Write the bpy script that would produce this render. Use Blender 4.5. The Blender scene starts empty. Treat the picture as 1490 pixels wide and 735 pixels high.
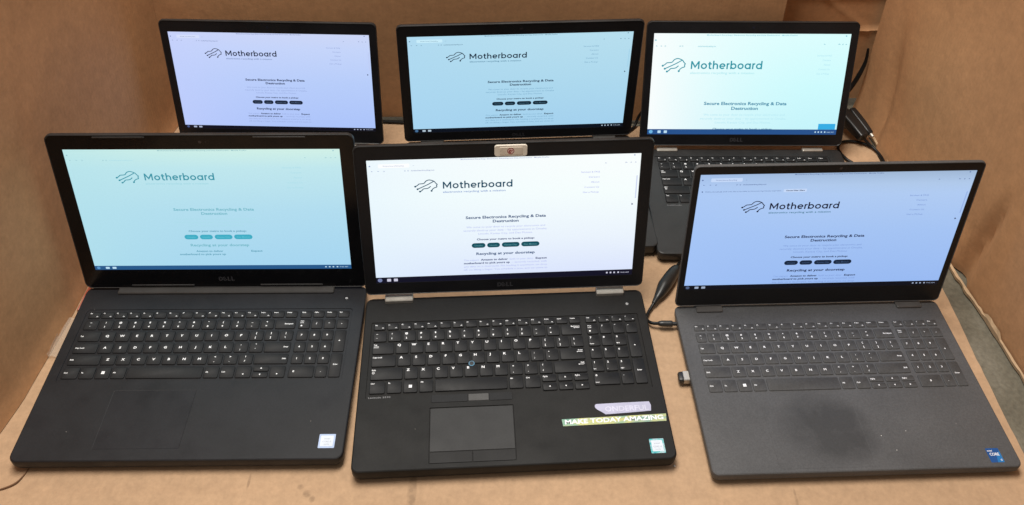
import bpy, math, random
from mathutils import Vector, Matrix, noise
from mathutils.geometry import tessellate_polygon

random.seed(7)
SC = bpy.context.scene
COL = SC.collection
PI = math.pi

# ------------------------------------------------------------------ camera
F_PX, PITCH, ROLL, CAM_H, CY = 1314.14, 0.63153, 0.01291, 0.97925, -240.78
cd = bpy.data.cameras.new('camera')
cam = bpy.data.objects.new('camera', cd)
COL.objects.link(cam)
cd.sensor_width = 36.0
cd.lens = F_PX / 1490 * 36
cd.shift_y = CY / 1490
cd.clip_start = 0.01
cd.clip_end = 50
fw = Vector((0, math.cos(PITCH), -math.sin(PITCH)))
up0 = Vector((0, math.sin(PITCH), math.cos(PITCH)))
r0 = Vector((1, 0, 0))
cr = r0 * math.cos(ROLL) + up0 * math.sin(ROLL)
cu = up0 * math.cos(ROLL) - r0 * math.sin(ROLL)
m = Matrix((cr, cu, -fw)).transposed().to_4x4()
m.translation = (0, 0, CAM_H)
cam.matrix_world = m
SC.camera = cam

# ------------------------------------------------------------------ light
world = bpy.data.worlds.new('World')
SC.world = world
world.use_nodes = True
world.node_tree.nodes['Background'].inputs[0].default_value = (1.0, 0.95, 0.90, 1)
world.node_tree.nodes['Background'].inputs[1].default_value = 0.27


def ceiling_lamp(name, loc, size, size_y, power, color, target):
    ld = bpy.data.lights.new(name, 'AREA')
    ld.shape = 'RECTANGLE'
    ld.size, ld.size_y = size, size_y
    ld.energy = power
    ld.color = color
    o = bpy.data.objects.new(name, ld)
    COL.objects.link(o)
    o.location = loc
    d = Vector(target) - Vector(loc)
    o.rotation_euler = d.to_track_quat('-Z', 'Y').to_euler()
    return o


ceiling_lamp('ceiling_lamp', (-0.20, 0.92, 2.4), 1.2, 0.7, 71, (1.0, 0.95, 0.88), (0, 0.8, 0))
SC.view_settings.view_transform = 'Standard'
SC.view_settings.look = 'None'
SC.view_settings.exposure = 0
SC.view_settings.gamma = 1
SC.view_settings.use_curve_mapping = False


# ------------------------------------------------------------------ materials
def srgb(r, g, b):
    f = lambda c: (c / 255 / 12.92) if c / 255 <= 0.04045 else ((c / 255 + 0.055) / 1.055) ** 2.4
    return (f(r), f(g), f(b), 1)


class NT:
    def __init__(self, name):
        self.m = bpy.data.materials.new(name)
        self.m.use_nodes = True
        self.t = self.m.node_tree
        self.b = self.t.nodes['Principled BSDF']

    def n(self, typ, **kw):
        nd = self.t.nodes.new(typ)
        for k, v in kw.items():
            setattr(nd, k, v)
        return nd

    def l(self, a, b):
        self.t.links.new(a, b)

    def coord(self, scale=(1, 1, 1)):
        tc = self.n('ShaderNodeTexCoord')
        mp = self.n('ShaderNodeMapping')
        mp.inputs['Scale'].default_value = scale
        self.l(tc.outputs['Object'], mp.inputs['Vector'])
        return mp.outputs['Vector']

    def noise(self, vec, scale, detail=3, rough=0.55):
        nd = self.n('ShaderNodeTexNoise')
        nd.inputs['Scale'].default_value = scale
        nd.inputs['Detail'].default_value = detail
        nd.inputs['Roughness'].default_value = rough
        self.l(vec, nd.inputs['Vector'])
        return nd.outputs['Fac']

    def ramp(self, fac, stops):
        nd = self.n('ShaderNodeValToRGB')
        el = nd.color_ramp.elements
        while len(el) < len(stops):
            el.new(0.5)
        for e, (p, c) in zip(el, stops):
            e.position = p
            e.color = c if len(c) == 4 else (*c, 1)
        self.l(fac, nd.inputs['Fac'])
        return nd.outputs['Color']

    def mix(self, fac, a, b, blend='MIX'):
        nd = self.n('ShaderNodeMix', data_type='RGBA', blend_type=blend)
        for s, v in ((0, fac), (6, a), (7, b)):
            if hasattr(v, 'is_linked'):
                self.l(v, nd.inputs[s])
            else:
                nd.inputs[s].default_value = v
        return nd.outputs[2]

    def math(self, op, a, b=0.0, clamp=False):
        nd = self.n('ShaderNodeMath', operation=op, use_clamp=clamp)
        for s, v in ((0, a), (1, b)):
            if hasattr(v, 'is_linked'):
                self.l(v, nd.inputs[s])
            else:
                nd.inputs[s].default_value = v
        return nd.outputs[0]

    def bump(self, h, strength, dist):
        nd = self.n('ShaderNodeBump')
        nd.inputs['Strength'].default_value = strength
        nd.inputs['Distance'].default_value = dist
        self.l(h, nd.inputs['Height'])
        self.l(nd.outputs['Normal'], self.b.inputs['Normal'])


def g(v):
    return (v, v, v, 1)


def blots(a, spots, nscale):
    """mask of soft-edged marks at given places (x, y, radius x, radius y), broken up by noise"""
    tc = a.n('ShaderNodeTexCoord')
    sp = a.n('ShaderNodeSeparateXYZ')
    a.l(tc.outputs['Object'], sp.inputs[0])
    nn = a.noise(tc.outputs['Object'], nscale, 4, 0.65)
    tot = None
    for x, y, rx, ry in spots:
        dx = a.math('DIVIDE', a.math('SUBTRACT', sp.outputs[0], x), rx)
        dy = a.math('DIVIDE', a.math('SUBTRACT', sp.outputs[1], y), ry)
        r2 = a.math('ADD', a.math('MULTIPLY', dx, dx), a.math('MULTIPLY', dy, dy))
        k = a.math('SUBTRACT', 1.0, r2, True)
        k = a.math('MULTIPLY', a.math('MULTIPLY', k, a.math('MULTIPLY', nn, nn)), 4.2, True)
        tot = k if tot is None else a.math('MAXIMUM', tot, k)
    return tot


def plastic(name, col, rough, var=0.25, dust=0.0, grain=0.25, spec=0.5, smudge=0.0, stain=()):
    """dark moulded plastic: fine grain, faint wear patches and dust specks"""
    a = NT(name)
    v = a.coord()
    n1 = a.noise(v, 14, 4)
    lo = tuple(c * (1 - var) for c in col[:3])
    hi = tuple(c * (1 + var) for c in col[:3])
    c = a.ramp(n1, [(0.3, lo), (0.7, hi)])
    if grain:
        c = a.mix(0.5, c, a.ramp(a.noise(v, 520, 2), [(0.3, g(0.72)), (0.7, g(1.28))]), 'MULTIPLY')
    if dust:
        vo = a.n('ShaderNodeTexVoronoi')
        vo.inputs['Scale'].default_value = 95
        a.l(v, vo.inputs['Vector'])
        spot = a.math('LESS_THAN', vo.outputs['Distance'], 0.045)
        pick = a.n('ShaderNodeSeparateColor')
        a.l(vo.outputs['Color'], pick.inputs[0])
        spot = a.math('MULTIPLY', spot, a.math('GREATER_THAN', pick.outputs[0], 1 - dust))
        spot = a.math('MULTIPLY', spot, 0.55)
        c = a.mix(spot, c, (0.35, 0.32, 0.28, 1))
    if stain:
        c = a.mix(a.math('MULTIPLY', blots(a, stain, 20), 0.62), c, tuple(x * 0.3 for x in col[:3]) + (1,))
    a.l(c, a.b.inputs['Base Color'])
    n2 = a.noise(v, 30, 5)
    rr = a.ramp(n2, [(0.3, g(max(0.05, rough - 0.09))), (0.75, g(min(1, rough + 0.09)))])
    if smudge:
        n3 = a.noise(v, 7, 4, 0.6)
        s = a.ramp(n3, [(0.48, g(0)), (0.62, g(1))])
        rr = a.mix(a.math('MULTIPLY', s, smudge), rr, g(rough * 0.62))
    a.l(rr, a.b.inputs['Roughness'])
    a.b.inputs['Specular IOR Level'].default_value = spec
    if grain:
        a.bump(a.noise(v, 1500, 1), grain, 0.0002)
    return a.m


def plain(name, col, rough=0.5, metal=0.0, spec=0.5):
    a = NT(name)
    v = a.coord()
    n1 = a.noise(v, 60, 3)
    c = a.ramp(n1, [(0.25, tuple(x * 0.88 for x in col[:3])), (0.75, tuple(min(1, x * 1.1) for x in col[:3]))])
    a.l(c, a.b.inputs['Base Color'])
    a.b.inputs['Roughness'].default_value = rough
    a.b.inputs['Metallic'].default_value = metal
    a.b.inputs['Specular IOR Level'].default_value = spec
    return a.m


def glow(name, col, k=1.0):
    """lit pixels of a display"""
    a = NT(name)
    a.b.inputs['Base Color'].default_value = g(0.01)
    a.b.inputs['Roughness'].default_value = 0.35
    a.b.inputs['Specular IOR Level'].default_value = 0.2
    a.b.inputs['Emission Color'].default_value = col
    a.b.inputs['Emission Strength'].default_value = k
    return a.m


def screen_mat(name, w, h, stops, left, amount, k=1.0):
    """display background: the colour cast of the panel from top to bottom and its paler side"""
    a = NT(name)
    tc = a.n('ShaderNodeTexCoord')
    sp = a.n('ShaderNodeSeparateXYZ')
    a.l(tc.outputs['Object'], sp.inputs[0])
    c = a.ramp(a.math('DIVIDE', sp.outputs[1], h), stops)
    fx = a.math('SUBTRACT', 1.0, a.math('DIVIDE', sp.outputs[0], w), True)
    fx = a.math('MULTIPLY', a.math('POWER', fx, 2.2), amount)
    c = a.mix(fx, c, left)
    pn = a.noise(tc.outputs['Object'], 420, 2)
    c = a.mix(1.0, c, a.ramp(pn, [(0.2, g(0.965)), (0.8, g(1.0))]), 'MULTIPLY')
    a.b.inputs['Base Color'].default_value = g(0.01)
    a.b.inputs['Roughness'].default_value = 0.35
    a.b.inputs['Specular IOR Level'].default_value = 0.2
    a.l(c, a.b.inputs['Emission Color'])
    a.b.inputs['Emission Strength'].default_value = k
    return a.m


def cardboard(name, base, stain=0.5, flute_axis=0, fibre=1.0, flute=0.25, spots=()):
    a = NT(name)
    v = a.coord()
    big = a.noise(v, 2.3, 4, 0.6)
    c = a.ramp(big, [(0.3, tuple(x * 0.86 for x in base)), (0.55, base), (0.8, tuple(x * 1.1 for x in base))])
    vf = a.coord((1, 1, 1))
    fine = a.noise(vf, 170, 4, 0.7)
    c = a.mix(0.55 * fibre, c, a.ramp(fine, [(0.25, g(0.78)), (0.75, g(1.12))]), 'MULTIPLY')
    mid = a.noise(v, 58, 3, 0.6)
    c = a.mix(0.6, c, a.ramp(mid, [(0.3, g(0.86)), (0.7, g(1.1))]), 'MULTIPLY')
    # scuffs and grease marks
    s1 = a.noise(a.coord((1.6, 7, 1.2)), 4.2, 5, 0.65)
    sm = a.ramp(s1, [(0.60, g(0)), (0.78, g(1))])
    c = a.mix(a.math('MULTIPLY', sm, stain * 0.45), c, tuple(x * 0.5 for x in base) + (1,))
    s2 = a.noise(v, 46, 3, 0.5)
    sm2 = a.ramp(s2, [(0.70, g(0)), (0.76, g(1))])
    s3 = a.ramp(a.noise(v, 6.5, 2), [(0.56, g(0)), (0.66, g(1))])
    c = a.mix(a.math('MULTIPLY', a.math('MULTIPLY', sm2, s3), stain), c, tuple(x * 0.3 for x in base) + (1,))
    if spots:
        c = a.mix(a.math('MULTIPLY', blots(a, spots, 120), 0.4), c, tuple(x * 0.22 for x in base) + (1,))
    a.l(c, a.b.inputs['Base Color'])
    a.b.inputs['Roughness'].default_value = 0.72
    a.b.inputs['Specular IOR Level'].default_value = 0.28
    wv = a.n('ShaderNodeTexWave', wave_type='BANDS', bands_direction='XYZ'[flute_axis])
    wv.inputs['Scale'].default_value = 46
    wv.inputs['Distortion'].default_value = 0.6
    wv.inputs['Detail'].default_value = 1
    a.l(v, wv.inputs['Vector'])
    hgt = a.math('ADD', a.math('MULTIPLY', wv.outputs['Fac'], flute), a.math('MULTIPLY', fine, 0.5))
    hgt = a.math('ADD', hgt, a.math('MULTIPLY', a.noise(v, 22, 3), 1.3))
    a.bump(hgt, 0.35, 0.0012)
    return a.m


CARD = (0.47, 0.305, 0.175)
M = {}
M['card_floor'] = cardboard('card_floor', (0.50, 0.325, 0.195), 0.55, 0, flute=0.12, spots=((-0.2357, 0.561, 0.0045, 0.004), (-0.2263, 0.553, 0.006, 0.005), (-0.220, 0.547, 0.004, 0.005), (-0.108, 0.557, 0.006, 0.035),
                                                                                                 (-0.296, 0.567, 0.002, 0.012), (0.329, 0.55, 0.002, 0.02)))
M['card_wall'] = cardboard('card_wall', (0.50, 0.264, 0.127), 0.35, 1, flute=0.1)
M['card_wall_back'] = cardboard('card_wall_back', (0.55, 0.295, 0.145), 0.35, 0, flute=0.1)
M['card_torn'] = cardboard('card_torn', (0.50, 0.34, 0.20), 0.2, 1, 1.2)

a = NT('concrete')
v = a.coord()
n1 = a.noise(v, 9, 6, 0.65)
c = a.ramp(n1, [(0.3, (0.085, 0.075, 0.052)), (0.55, (0.14, 0.125, 0.09)), (0.75, (0.21, 0.19, 0.145))])
n2 = a.noise(v, 160, 3)
c = a.mix(0.6, c, a.ramp(n2, [(0.3, g(0.65)), (0.7, g(1.25))]), 'MULTIPLY')
a.l(c, a.b.inputs['Base Color'])
a.b.inputs['Roughness'].default_value = 0.7
a.bump(n2, 0.5, 0.002)
M['concrete'] = a.m

# laptops
M['deck_satin'] = plastic('deck_satin', (0.0115, 0.0115, 0.0135), 0.5, 0.2, dust=0.10, smudge=0.4, spec=0.3)     # left front
M['deck_soft'] = plastic('deck_soft', (0.0105, 0.010, 0.0095), 0.55, 0.25, dust=0.06, smudge=0.4, spec=0.2)      # middle front
M['deck_grey'] = plastic('deck_grey', (0.071, 0.070, 0.071), 0.58, 0.14, dust=0.06, smudge=0.3, spec=0.38, stain=((-0.036, -0.182, 0.062, 0.046), (-0.020, -0.205, 0.050, 0.030)))      # right front
M['deck_black'] = plastic('deck_black', (0.016, 0.016, 0.0165), 0.5, 0.25, dust=0.03, smudge=0.3)
M['well'] = plastic('well', (0.018, 0.018, 0.019), 0.5, 0.2)
M['key_black'] = plastic('key_black', (0.0125, 0.0125, 0.0135), 0.56, 0.2, grain=0.15, spec=0.22)
M['key_grey'] = plastic('key_grey', (0.056, 0.055, 0.055), 0.6, 0.15, grain=0.15, spec=0.3)
M['pad'] = plastic('pad', (0.0145, 0.0142, 0.0145), 0.5, 0.2, grain=0.1, smudge=0.4, spec=0.38)
M['pad_dark'] = plastic('pad_dark', (0.0125, 0.012, 0.012), 0.5, 0.2, grain=0.1, spec=0.22)
M['pad_mid'] = plastic('pad_mid', (0.05, 0.048, 0.046), 0.5, 0.1, grain=0.1)
M['pad_satin'] = plastic('pad_satin', (0.0115, 0.0115, 0.014), 0.47, 0.2, grain=0.1, smudge=0.4, spec=0.3)
M['pad_grey'] = plastic('pad_grey', (0.069, 0.068, 0.069), 0.56, 0.14, grain=0.1, smudge=0.3, spec=0.38, stain=((-0.036, -0.182, 0.062, 0.046), (-0.020, -0.205, 0.050, 0.030)))
M['bezel_gloss'] = plastic('bezel_gloss', (0.005, 0.005, 0.006), 0.2, 0.2, dust=0.03, grain=0.0, spec=0.25)
M['bezel_matte'] = plastic('bezel_matte', (0.0095, 0.0095, 0.0115), 0.5, 0.2, dust=0.05, spec=0.3)
M['bezel_grey'] = plastic('bezel_grey', (0.013, 0.0125, 0.013), 0.5, 0.2, dust=0.05, spec=0.3)
M['shell'] = plastic('shell', (0.022, 0.021, 0.021), 0.42, 0.25, dust=0.05)
M['rubber'] = plastic('rubber', (0.012, 0.012, 0.012), 0.6, 0.2)
M['rubber_shiny'] = plastic('rubber_shiny', (0.05, 0.05, 0.05), 0.3, 0.2, grain=0.0)
M['legend'] = plain('legend', (0.92, 0.92, 0.95), 0.5)
M['legend_faint'] = plain('legend_faint', (0.25, 0.25, 0.26), 0.5)
M['legend_blue'] = plain('legend_blue', (0.22, 0.34, 0.55), 0.5)
M['steel'] = plain('steel', (0.50, 0.47, 0.42), 0.42, 0.6)
M['hinge_grey'] = plain('hinge_grey', (0.075, 0.070, 0.066), 0.42)
M['hinge_bar'] = plain('hinge_bar', (0.052, 0.049, 0.047), 0.38)
M['logo_grey'] = plain('logo_grey', (0.055, 0.055, 0.062), 0.4)
M['lens'] = plain('lens', (0.02, 0.02, 0.03), 0.1)
M['stick'] = plastic('stick', (0.02, 0.02, 0.022), 0.7, 0.1)
M['stick_ring'] = plain('stick_ring', (0.10, 0.24, 0.36), 0.5)
M['cover_cream'] = plain('cover_cream', (0.86, 0.78, 0.66), 0.38)
M['cover_inset'] = plain('cover_inset', (0.76, 0.66, 0.54), 0.45)
M['emblem_red'] = plain('emblem_red', (0.34, 0.075, 0.065), 0.5)
M['emblem_pale'] = plain('emblem_pale', (0.82, 0.60, 0.54), 0.5)
M['cable'] = plastic('cable', (0.006, 0.006, 0.006), 0.45, 0.2, grain=0.0, spec=0.25)
M['plug'] = plastic('plug', (0.013, 0.013, 0.013), 0.4, 0.2, grain=0.1)
M['red_wire'] = plain('red_wire', (0.45, 0.10, 0.05), 0.4)
M['crumb'] = plain('crumb', (0.75, 0.72, 0.66), 0.7)
M['chip_blue'] = plain('chip_blue', (0.010, 0.075, 0.26), 0.32)
M['chip_blue2'] = plain('chip_blue2', (0.015, 0.16, 0.42), 0.32)
M['chip_pale'] = plain('chip_pale', (0.42, 0.52, 0.74), 0.3)
M['chip_white'] = plain('chip_white', (0.66, 0.72, 0.80), 0.3)
M['chip_text'] = plain('chip_text', (0.30, 0.33, 0.42), 0.4)
M['ink_white'] = plain('ink_white', (0.85, 0.87, 0.90), 0.4)
a = NT('chip_holo')
n1 = a.noise(a.coord(), 140, 2)
c = a.ramp(n1, [(0.32, (0.05, 0.22, 0.52)), (0.45, (0.10, 0.55, 0.55)), (0.58, (0.55, 0.72, 0.82)), (0.7, (0.06, 0.50, 0.30))])
a.l(c, a.b.inputs['Base Color'])
a.b.inputs['Roughness'].default_value = 0.25
a.b.inputs['Metallic'].default_value = 0.35
M['chip_holo'] = a.m
a = NT('tape_holo')
n1 = a.noise(a.coord((1, 3, 1)), 22, 2)
c = a.ramp(n1, [(0.30, (0.12, 0.30, 0.24)), (0.45, (0.30, 0.47, 0.34)), (0.55, (0.62, 0.60, 0.24)), (0.68, (0.26, 0.42, 0.36))])
a.l(c, a.b.inputs['Base Color'])
a.b.inputs['Roughness'].default_value = 0.3
a.b.inputs['Metallic'].default_value = 0.3
M['tape_holo'] = a.m
M['tape_lilac'] = plain('tape_lilac', (0.47, 0.47, 0.62), 0.3)
M['tape_letter'] = plain('tape_letter', (0.60, 0.60, 0.74), 0.4)
a = NT('clear_tape')
a.b.inputs['Base Color'].default_value = (0.62, 0.52, 0.42, 1)
a.b.inputs['Roughness'].default_value = 0.12
a.b.inputs['Alpha'].default_value = 0.35
a.bump(a.noise(a.coord(), 60, 3), 0.6, 0.003)
M['clear_tape'] = a.m


# ------------------------------------------------------------------ geometry helpers (millimetres in, metres out)
class Geo:
    def __init__(self):
        self.v, self.f = [], []

    def add(self, verts, faces):
        n = len(self.v)
        self.v += [tuple(p) for p in verts]
        self.f += [tuple(i + n for i in fc) for fc in faces]
        return self

    def mesh(self, name, mat, s=0.001, smooth=35):
        me = bpy.data.meshes.new(name)
        me.from_pydata([(x * s, y * s, z * s) for x, y, z in self.v], [], self.f)
        me.materials.append(mat)
        if smooth:
            me.polygons.foreach_set('use_smooth', [True] * len(me.polygons))
            me.set_sharp_from_angle(angle=math.radians(smooth))
        me.update()
        return me

    def obj(self, name, mat, parent=None, loc=(0, 0, 0), rot=(0, 0, 0), s=0.001, smooth=35):
        return link(name, self.mesh(name, mat, s, smooth), parent, loc, rot)


def link(name, data, parent=None, loc=(0, 0, 0), rot=(0, 0, 0)):
    o = bpy.data.objects.new(name, data)
    COL.objects.link(o)
    o.parent = parent
    o.location = loc
    o.rotation_euler = rot
    return o


def tag(o, label=None, cat=None, group=None, kind=None):
    for k, v in (('label', label), ('category', cat), ('group', group), ('kind', kind)):
        if v:
            o[k] = v
    return o


def rr(x0, x1, y0, y1, r, seg=4):
    """rounded rectangle, counter-clockwise"""
    pts = []
    for cx, cy, a0 in ((x1 - r, y0 + r, -90), (x1 - r, y1 - r, 0), (x0 + r, y1 - r, 90), (x0 + r, y0 + r, 180)):
        for k in range(seg + 1):
            t = math.radians(a0 + 90 * k / seg)
            pts.append((cx + r * math.cos(t), cy + r * math.sin(t)))
    return pts


def loft(rings, bottom=True, top=True):
    ge = Geo()
    n = len(rings[0])
    v = [p for r in rings for p in r]
    f = []
    for k in range(len(rings) - 1):
        for i in range(n):
            j = (i + 1) % n
            f.append((k * n + i, k * n + j, (k + 1) * n + j, (k + 1) * n + i))
    if bottom:
        f.append(tuple(reversed(range(n))))
    if top:
        f.append(tuple(range((len(rings) - 1) * n, len(rings) * n)))
    return ge.add(v, f)


def ring(x0, x1, y0, y1, r, z, inset=0.0, seg=4):
    return [(x, y, z) for x, y in rr(x0 + inset, x1 - inset, y0 + inset, y1 - inset, max(0.05, r - inset * 0.6), seg)]


def slab(x0, x1, y0, y1, z0, z1, r=1.0, bev=0.4, seg=3):
    return loft([ring(x0, x1, y0, y1, r, z0, 0, seg), ring(x0, x1, y0, y1, r, z1 - bev, 0, seg),
                 ring(x0, x1, y0, y1, r, z1, bev, seg)])


def holed(outer, holes, z):
    """flat face with holes, all rings lists of 2d points; returns verts, faces (up)"""
    loops = [[Vector((x, y, 0)) for x, y in outer]] + [[Vector((x, y, 0)) for x, y in h] for h in holes]
    v = [(p.x, p.y, z) for lp in loops for p in lp]
    fs = []
    for t in tessellate_polygon(loops):
        a_, b_, c_ = (Vector(v[i]) for i in t)
        nz = (b_ - a_).cross(c_ - a_).z
        fs.append(tuple(t) if nz > 0 else tuple(reversed(t)))
    return v, fs


def catmull(pts, n=8):
    pts = [Vector(p) for p in pts]
    out = []
    for i in range(len(pts) - 1):
        p0, p1, p2, p3 = pts[max(i - 1, 0)], pts[i], pts[i + 1], pts[min(i + 2, len(pts) - 1)]
        for k in range(n):
            t = k / n
            out.append(0.5 * ((2 * p1) + (p2 - p0) * t + (2 * p0 - 5 * p1 + 4 * p2 - p3) * t * t + (3 * p1 - p0 - 3 * p2 + p3) * t ** 3))
    out.append(pts[-1])
    return out


def tube(pts, rad, seg=10, n=8, smooth=True):
    """swept tube; pts in metres, rad a number or list per control point"""
    rads = [rad] * len(pts) if not isinstance(rad, (list, tuple)) else list(rad)
    path = catmull(pts, n) if smooth else [Vector(p) for p in pts]
    ge = Geo()
    rs = []
    for i in range(len(path)):
        t = i / (len(path) - 1) * (len(rads) - 1)
        k = min(int(t), len(rads) - 2)
        rs.append(rads[k] + (rads[k + 1] - rads[k]) * (t - k))
    u = None
    verts = []
    for i, p in enumerate(path):
        d = (path[min(i + 1, len(path) - 1)] - path[max(i - 1, 0)]).normalized()
        if u is None:
            u = d.orthogonal().normalized()
        u = (u - d * u.dot(d)).normalized()
        w = d.cross(u)
        for k in range(seg):
            a_ = 2 * PI * k / seg
            verts.append(p + (u * math.cos(a_) + w * math.sin(a_)) * rs[i])
    f = []
    for i in range(len(path) - 1):
        for k in range(seg):
            j = (k + 1) % seg
            f.append((i * seg + k, i * seg + j, (i + 1) * seg + j, (i + 1) * seg + k))
    f.append(tuple(reversed(range(seg))))
    f.append(tuple(range((len(path) - 1) * seg, len(path) * seg)))
    return ge.add(verts, f)


def stroke(ge, pts, w, z=0.0, smooth=0, closed=False):
    """flat pen stroke through 2d points"""
    p = [Vector((x, y, 0)) for x, y in pts]
    if smooth:
        p = catmull(p, smooth)
    n = len(p)
    L, R = [], []
    for i in range(n):
        if closed:
            d = p[(i + 1) % n] - p[i - 1]
            d1, d2 = p[i] - p[i - 1], p[(i + 1) % n] - p[i]
        else:
            d1 = p[i] - p[i - 1] if i else p[1] - p[0]
            d2 = p[i + 1] - p[i] if i < n - 1 else p[-1] - p[-2]
        d1, d2 = d1.normalized(), d2.normalized()
        nn = Vector((-(d1.y + d2.y), d1.x + d2.x, 0))
        nn = nn.normalized() if nn.length > 1e-6 else Vector((-d2.y, d2.x, 0))
        c_ = max(0.45, nn.dot(Vector((-d2.y, d2.x, 0))))
        L.append(p[i] + nn * (w / 2 / c_))
        R.append(p[i] - nn * (w / 2 / c_))
    v = [(q.x, q.y, z) for q in L + R]
    f = []
    for i in range(n if closed else n - 1):
        j = (i + 1) % n
        f.append((i, n + i, n + j, j))
    ge.add(v, f)


def disc(ge, x, y, r, z=0.0, n=12):
    ge.add([(x + r * math.cos(2 * PI * k / n), y + r * math.sin(2 * PI * k / n), z) for k in range(n)], [tuple(range(n))])


def quad(ge, x0, x1, y0, y1, z=0.0):
    ge.add([(x0, y0, z), (x1, y0, z), (x1, y1, z), (x0, y1, z)], [(0, 1, 2, 3)])


# ---- flat lettering from the built-in font
_tc = {}


def text_geo(s, bold=0.0):
    key = (s, bold)
    if key in _tc:
        return _tc[key]
    cu_ = bpy.data.curves.new('t', 'FONT')
    cu_.body = s
    cu_.size = 1.0
    cu_.resolution_u = 2
    cu_.offset = bold
    cu_.fill_mode = 'FRONT'
    ob = bpy.data.objects.new('t', cu_)
    me = bpy.data.meshes.new_from_object(ob)
    v = [(p.co.x, p.co.y) for p in me.vertices]
    f = [tuple(q.vertices) for q in me.polygons]
    bpy.data.objects.remove(ob)
    bpy.data.curves.remove(cu_)
    bpy.data.meshes.remove(me)
    if not v:
        v, f = [(0, 0), (0.1, 0), (0.1, 0.01)], [(0, 1, 2)]
    x0, x1 = min(p[0] for p in v), max(p[0] for p in v)
    _tc[key] = (v, f, x0, x1)
    return _tc[key]


CAP = 0.729    # cap height of the built-in font at size 1


def put(ge, s, x0, x1, y, h, bold=0.0, z=0.0, slant=0.0):
    """text fitted from x0 to x1, baseline y, cap height h"""
    v, f, a0, a1 = text_geo(s, bold)
    kx = (x1 - x0) / max(1e-6, a1 - a0)
    ky = h / CAP
    ge.add([(x0 + (x - a0) * kx + slant * yy * ky, y + yy * ky, z) for x, yy in v], f)


def putc(ge, s, xc, y, h, bold=0.0, z=0.0, wid=1.0, align='C'):
    """text at natural proportions, centred (or left) at xc, baseline y"""
    v, f, a0, a1 = text_geo(s, bold)
    k = h / CAP
    w = (a1 - a0) * k * wid
    x = xc - w / 2 if align == 'C' else (xc if align == 'L' else xc - w)
    ge.add([(x + (p - a0) * k * wid, y + q * k, z) for p, q in v], f)


# ------------------------------------------------------------------ setting
ge = Geo().add([(-4, -3, 0), (4, -3, 0), (4, 5, 0), (-4, 5, 0)], [(0, 1, 2, 3)])
tag(ge.obj('ground', M['concrete'], None, (0, 0, -0.0062), s=1, smooth=0), kind='structure')


def nz(x, y, z, sc):
    return noise.noise(Vector((x * sc, y * sc, z * sc)))


def panel(name, mat, parent, path, zb, zt, thick, bulge, nseg, nzv, disp=None):
    """upright cardboard panel along a plan path (metres); the room side is on the left of the path"""
    pts = [Vector((x, y, 0)) for x, y in path]
    lens = [0]
    for i in range(1, len(pts)):
        lens.append(lens[-1] + (pts[i] - pts[i - 1]).length)
    V, F = [], []
    for i in range(nseg + 1):
        s = lens[-1] * i / nseg
        k = max(j for j in range(len(pts) - 1) if lens[j] <= s + 1e-9)
        t = (s - lens[k]) / (lens[k + 1] - lens[k])
        p = pts[k].lerp(pts[k + 1], t)
        d = (pts[k + 1] - pts[k]).normalized()
        nrm = Vector((-d.y, d.x, 0))
        b = zb(s) if callable(zb) else zb
        for j in range(nzv + 1):
            q = j / nzv
            z = b + (zt - b) * q
            o_ = bulge * (nz(p.x, p.y, z, 2.6) + 0.35 * nz(p.x, p.y, z + 7, 8))
            if disp:
                o_ += disp(s, z)
            fr = p + nrm * o_
            bk = fr - nrm * thick
            V.append((fr.x, fr.y, z))
            V.append((bk.x, bk.y, z))
    n2 = (nzv + 1) * 2
    for i in range(nseg):
        for j in range(nzv):
            a_ = i * n2 + j * 2
            F.append((a_, a_ + n2, a_ + n2 + 2, a_ + 2))
            F.append((a_ + 1, a_ + 3, a_ + n2 + 3, a_ + n2 + 1))
        F.append((i * n2, i * n2 + 1, (i + 1) * n2 + 1, (i + 1) * n2))
        t_ = nzv * 2
        F.append((i * n2 + t_, (i + 1) * n2 + t_, (i + 1) * n2 + t_ + 1, i * n2 + t_ + 1))
    for i in (0, nseg):
        for j in range(nzv):
            a_ = i * n2 + j * 2
            F.append((a_, a_ + 2, a_ + 3, a_ + 1) if i == 0 else (a_, a_ + 1, a_ + 3, a_ + 2))
    return Geo().add(V, F).obj(name, mat, parent, s=1, smooth=40)


box = link('cardboard_box', None)
tag(box, 'large brown corrugated cardboard box with torn lower edges walling in the laptops', 'box')


def crease(c, w, d):
    return d * math.exp(-((c / w) ** 2))


def left_disp(s, z):
    # s runs from the back corner towards the viewer; the foot of the panel flares a little into the box
    return 0.006 * math.exp(-z / 0.012) + 0.010 * math.exp(-s / 0.03)


panel('wall_panel', M['card_wall'], box, [(-0.588, 1.236), (-0.599, 0.85), (-0.603, 0.73), (-0.606, 0.67), (-0.618, 0.60), (-0.632, 0.50), (-0.640, 0.38)],
      0.0003, 0.66, 0.006, 0.006, 70, 44, left_disp)
panel('wall_panel', M['card_wall_back'], box, [(0.435, 1.243), (0.0, 1.240), (-0.592, 1.238)],
      lambda s: 0.003 + 0.0015 * math.sin(s * 23) + 0.001 * math.sin(s * 61), 0.66, 0.006, 0.003, 70, 30)


def corner_disp(s, z):
    return crease(z - 0.158 + 0.0 * s, 0.004, 0.004) + crease(z - 0.222, 0.003, 0.005) + crease(z - 0.205 - (s - 0.09) * 0.8, 0.003, 0.003)


panel('wall_flap', M['card_wall_back'], box, [(0.630, 1.302), (0.405, 1.288)], 0.012, 0.66, 0.006, 0.003, 30, 110, corner_disp)


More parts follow.
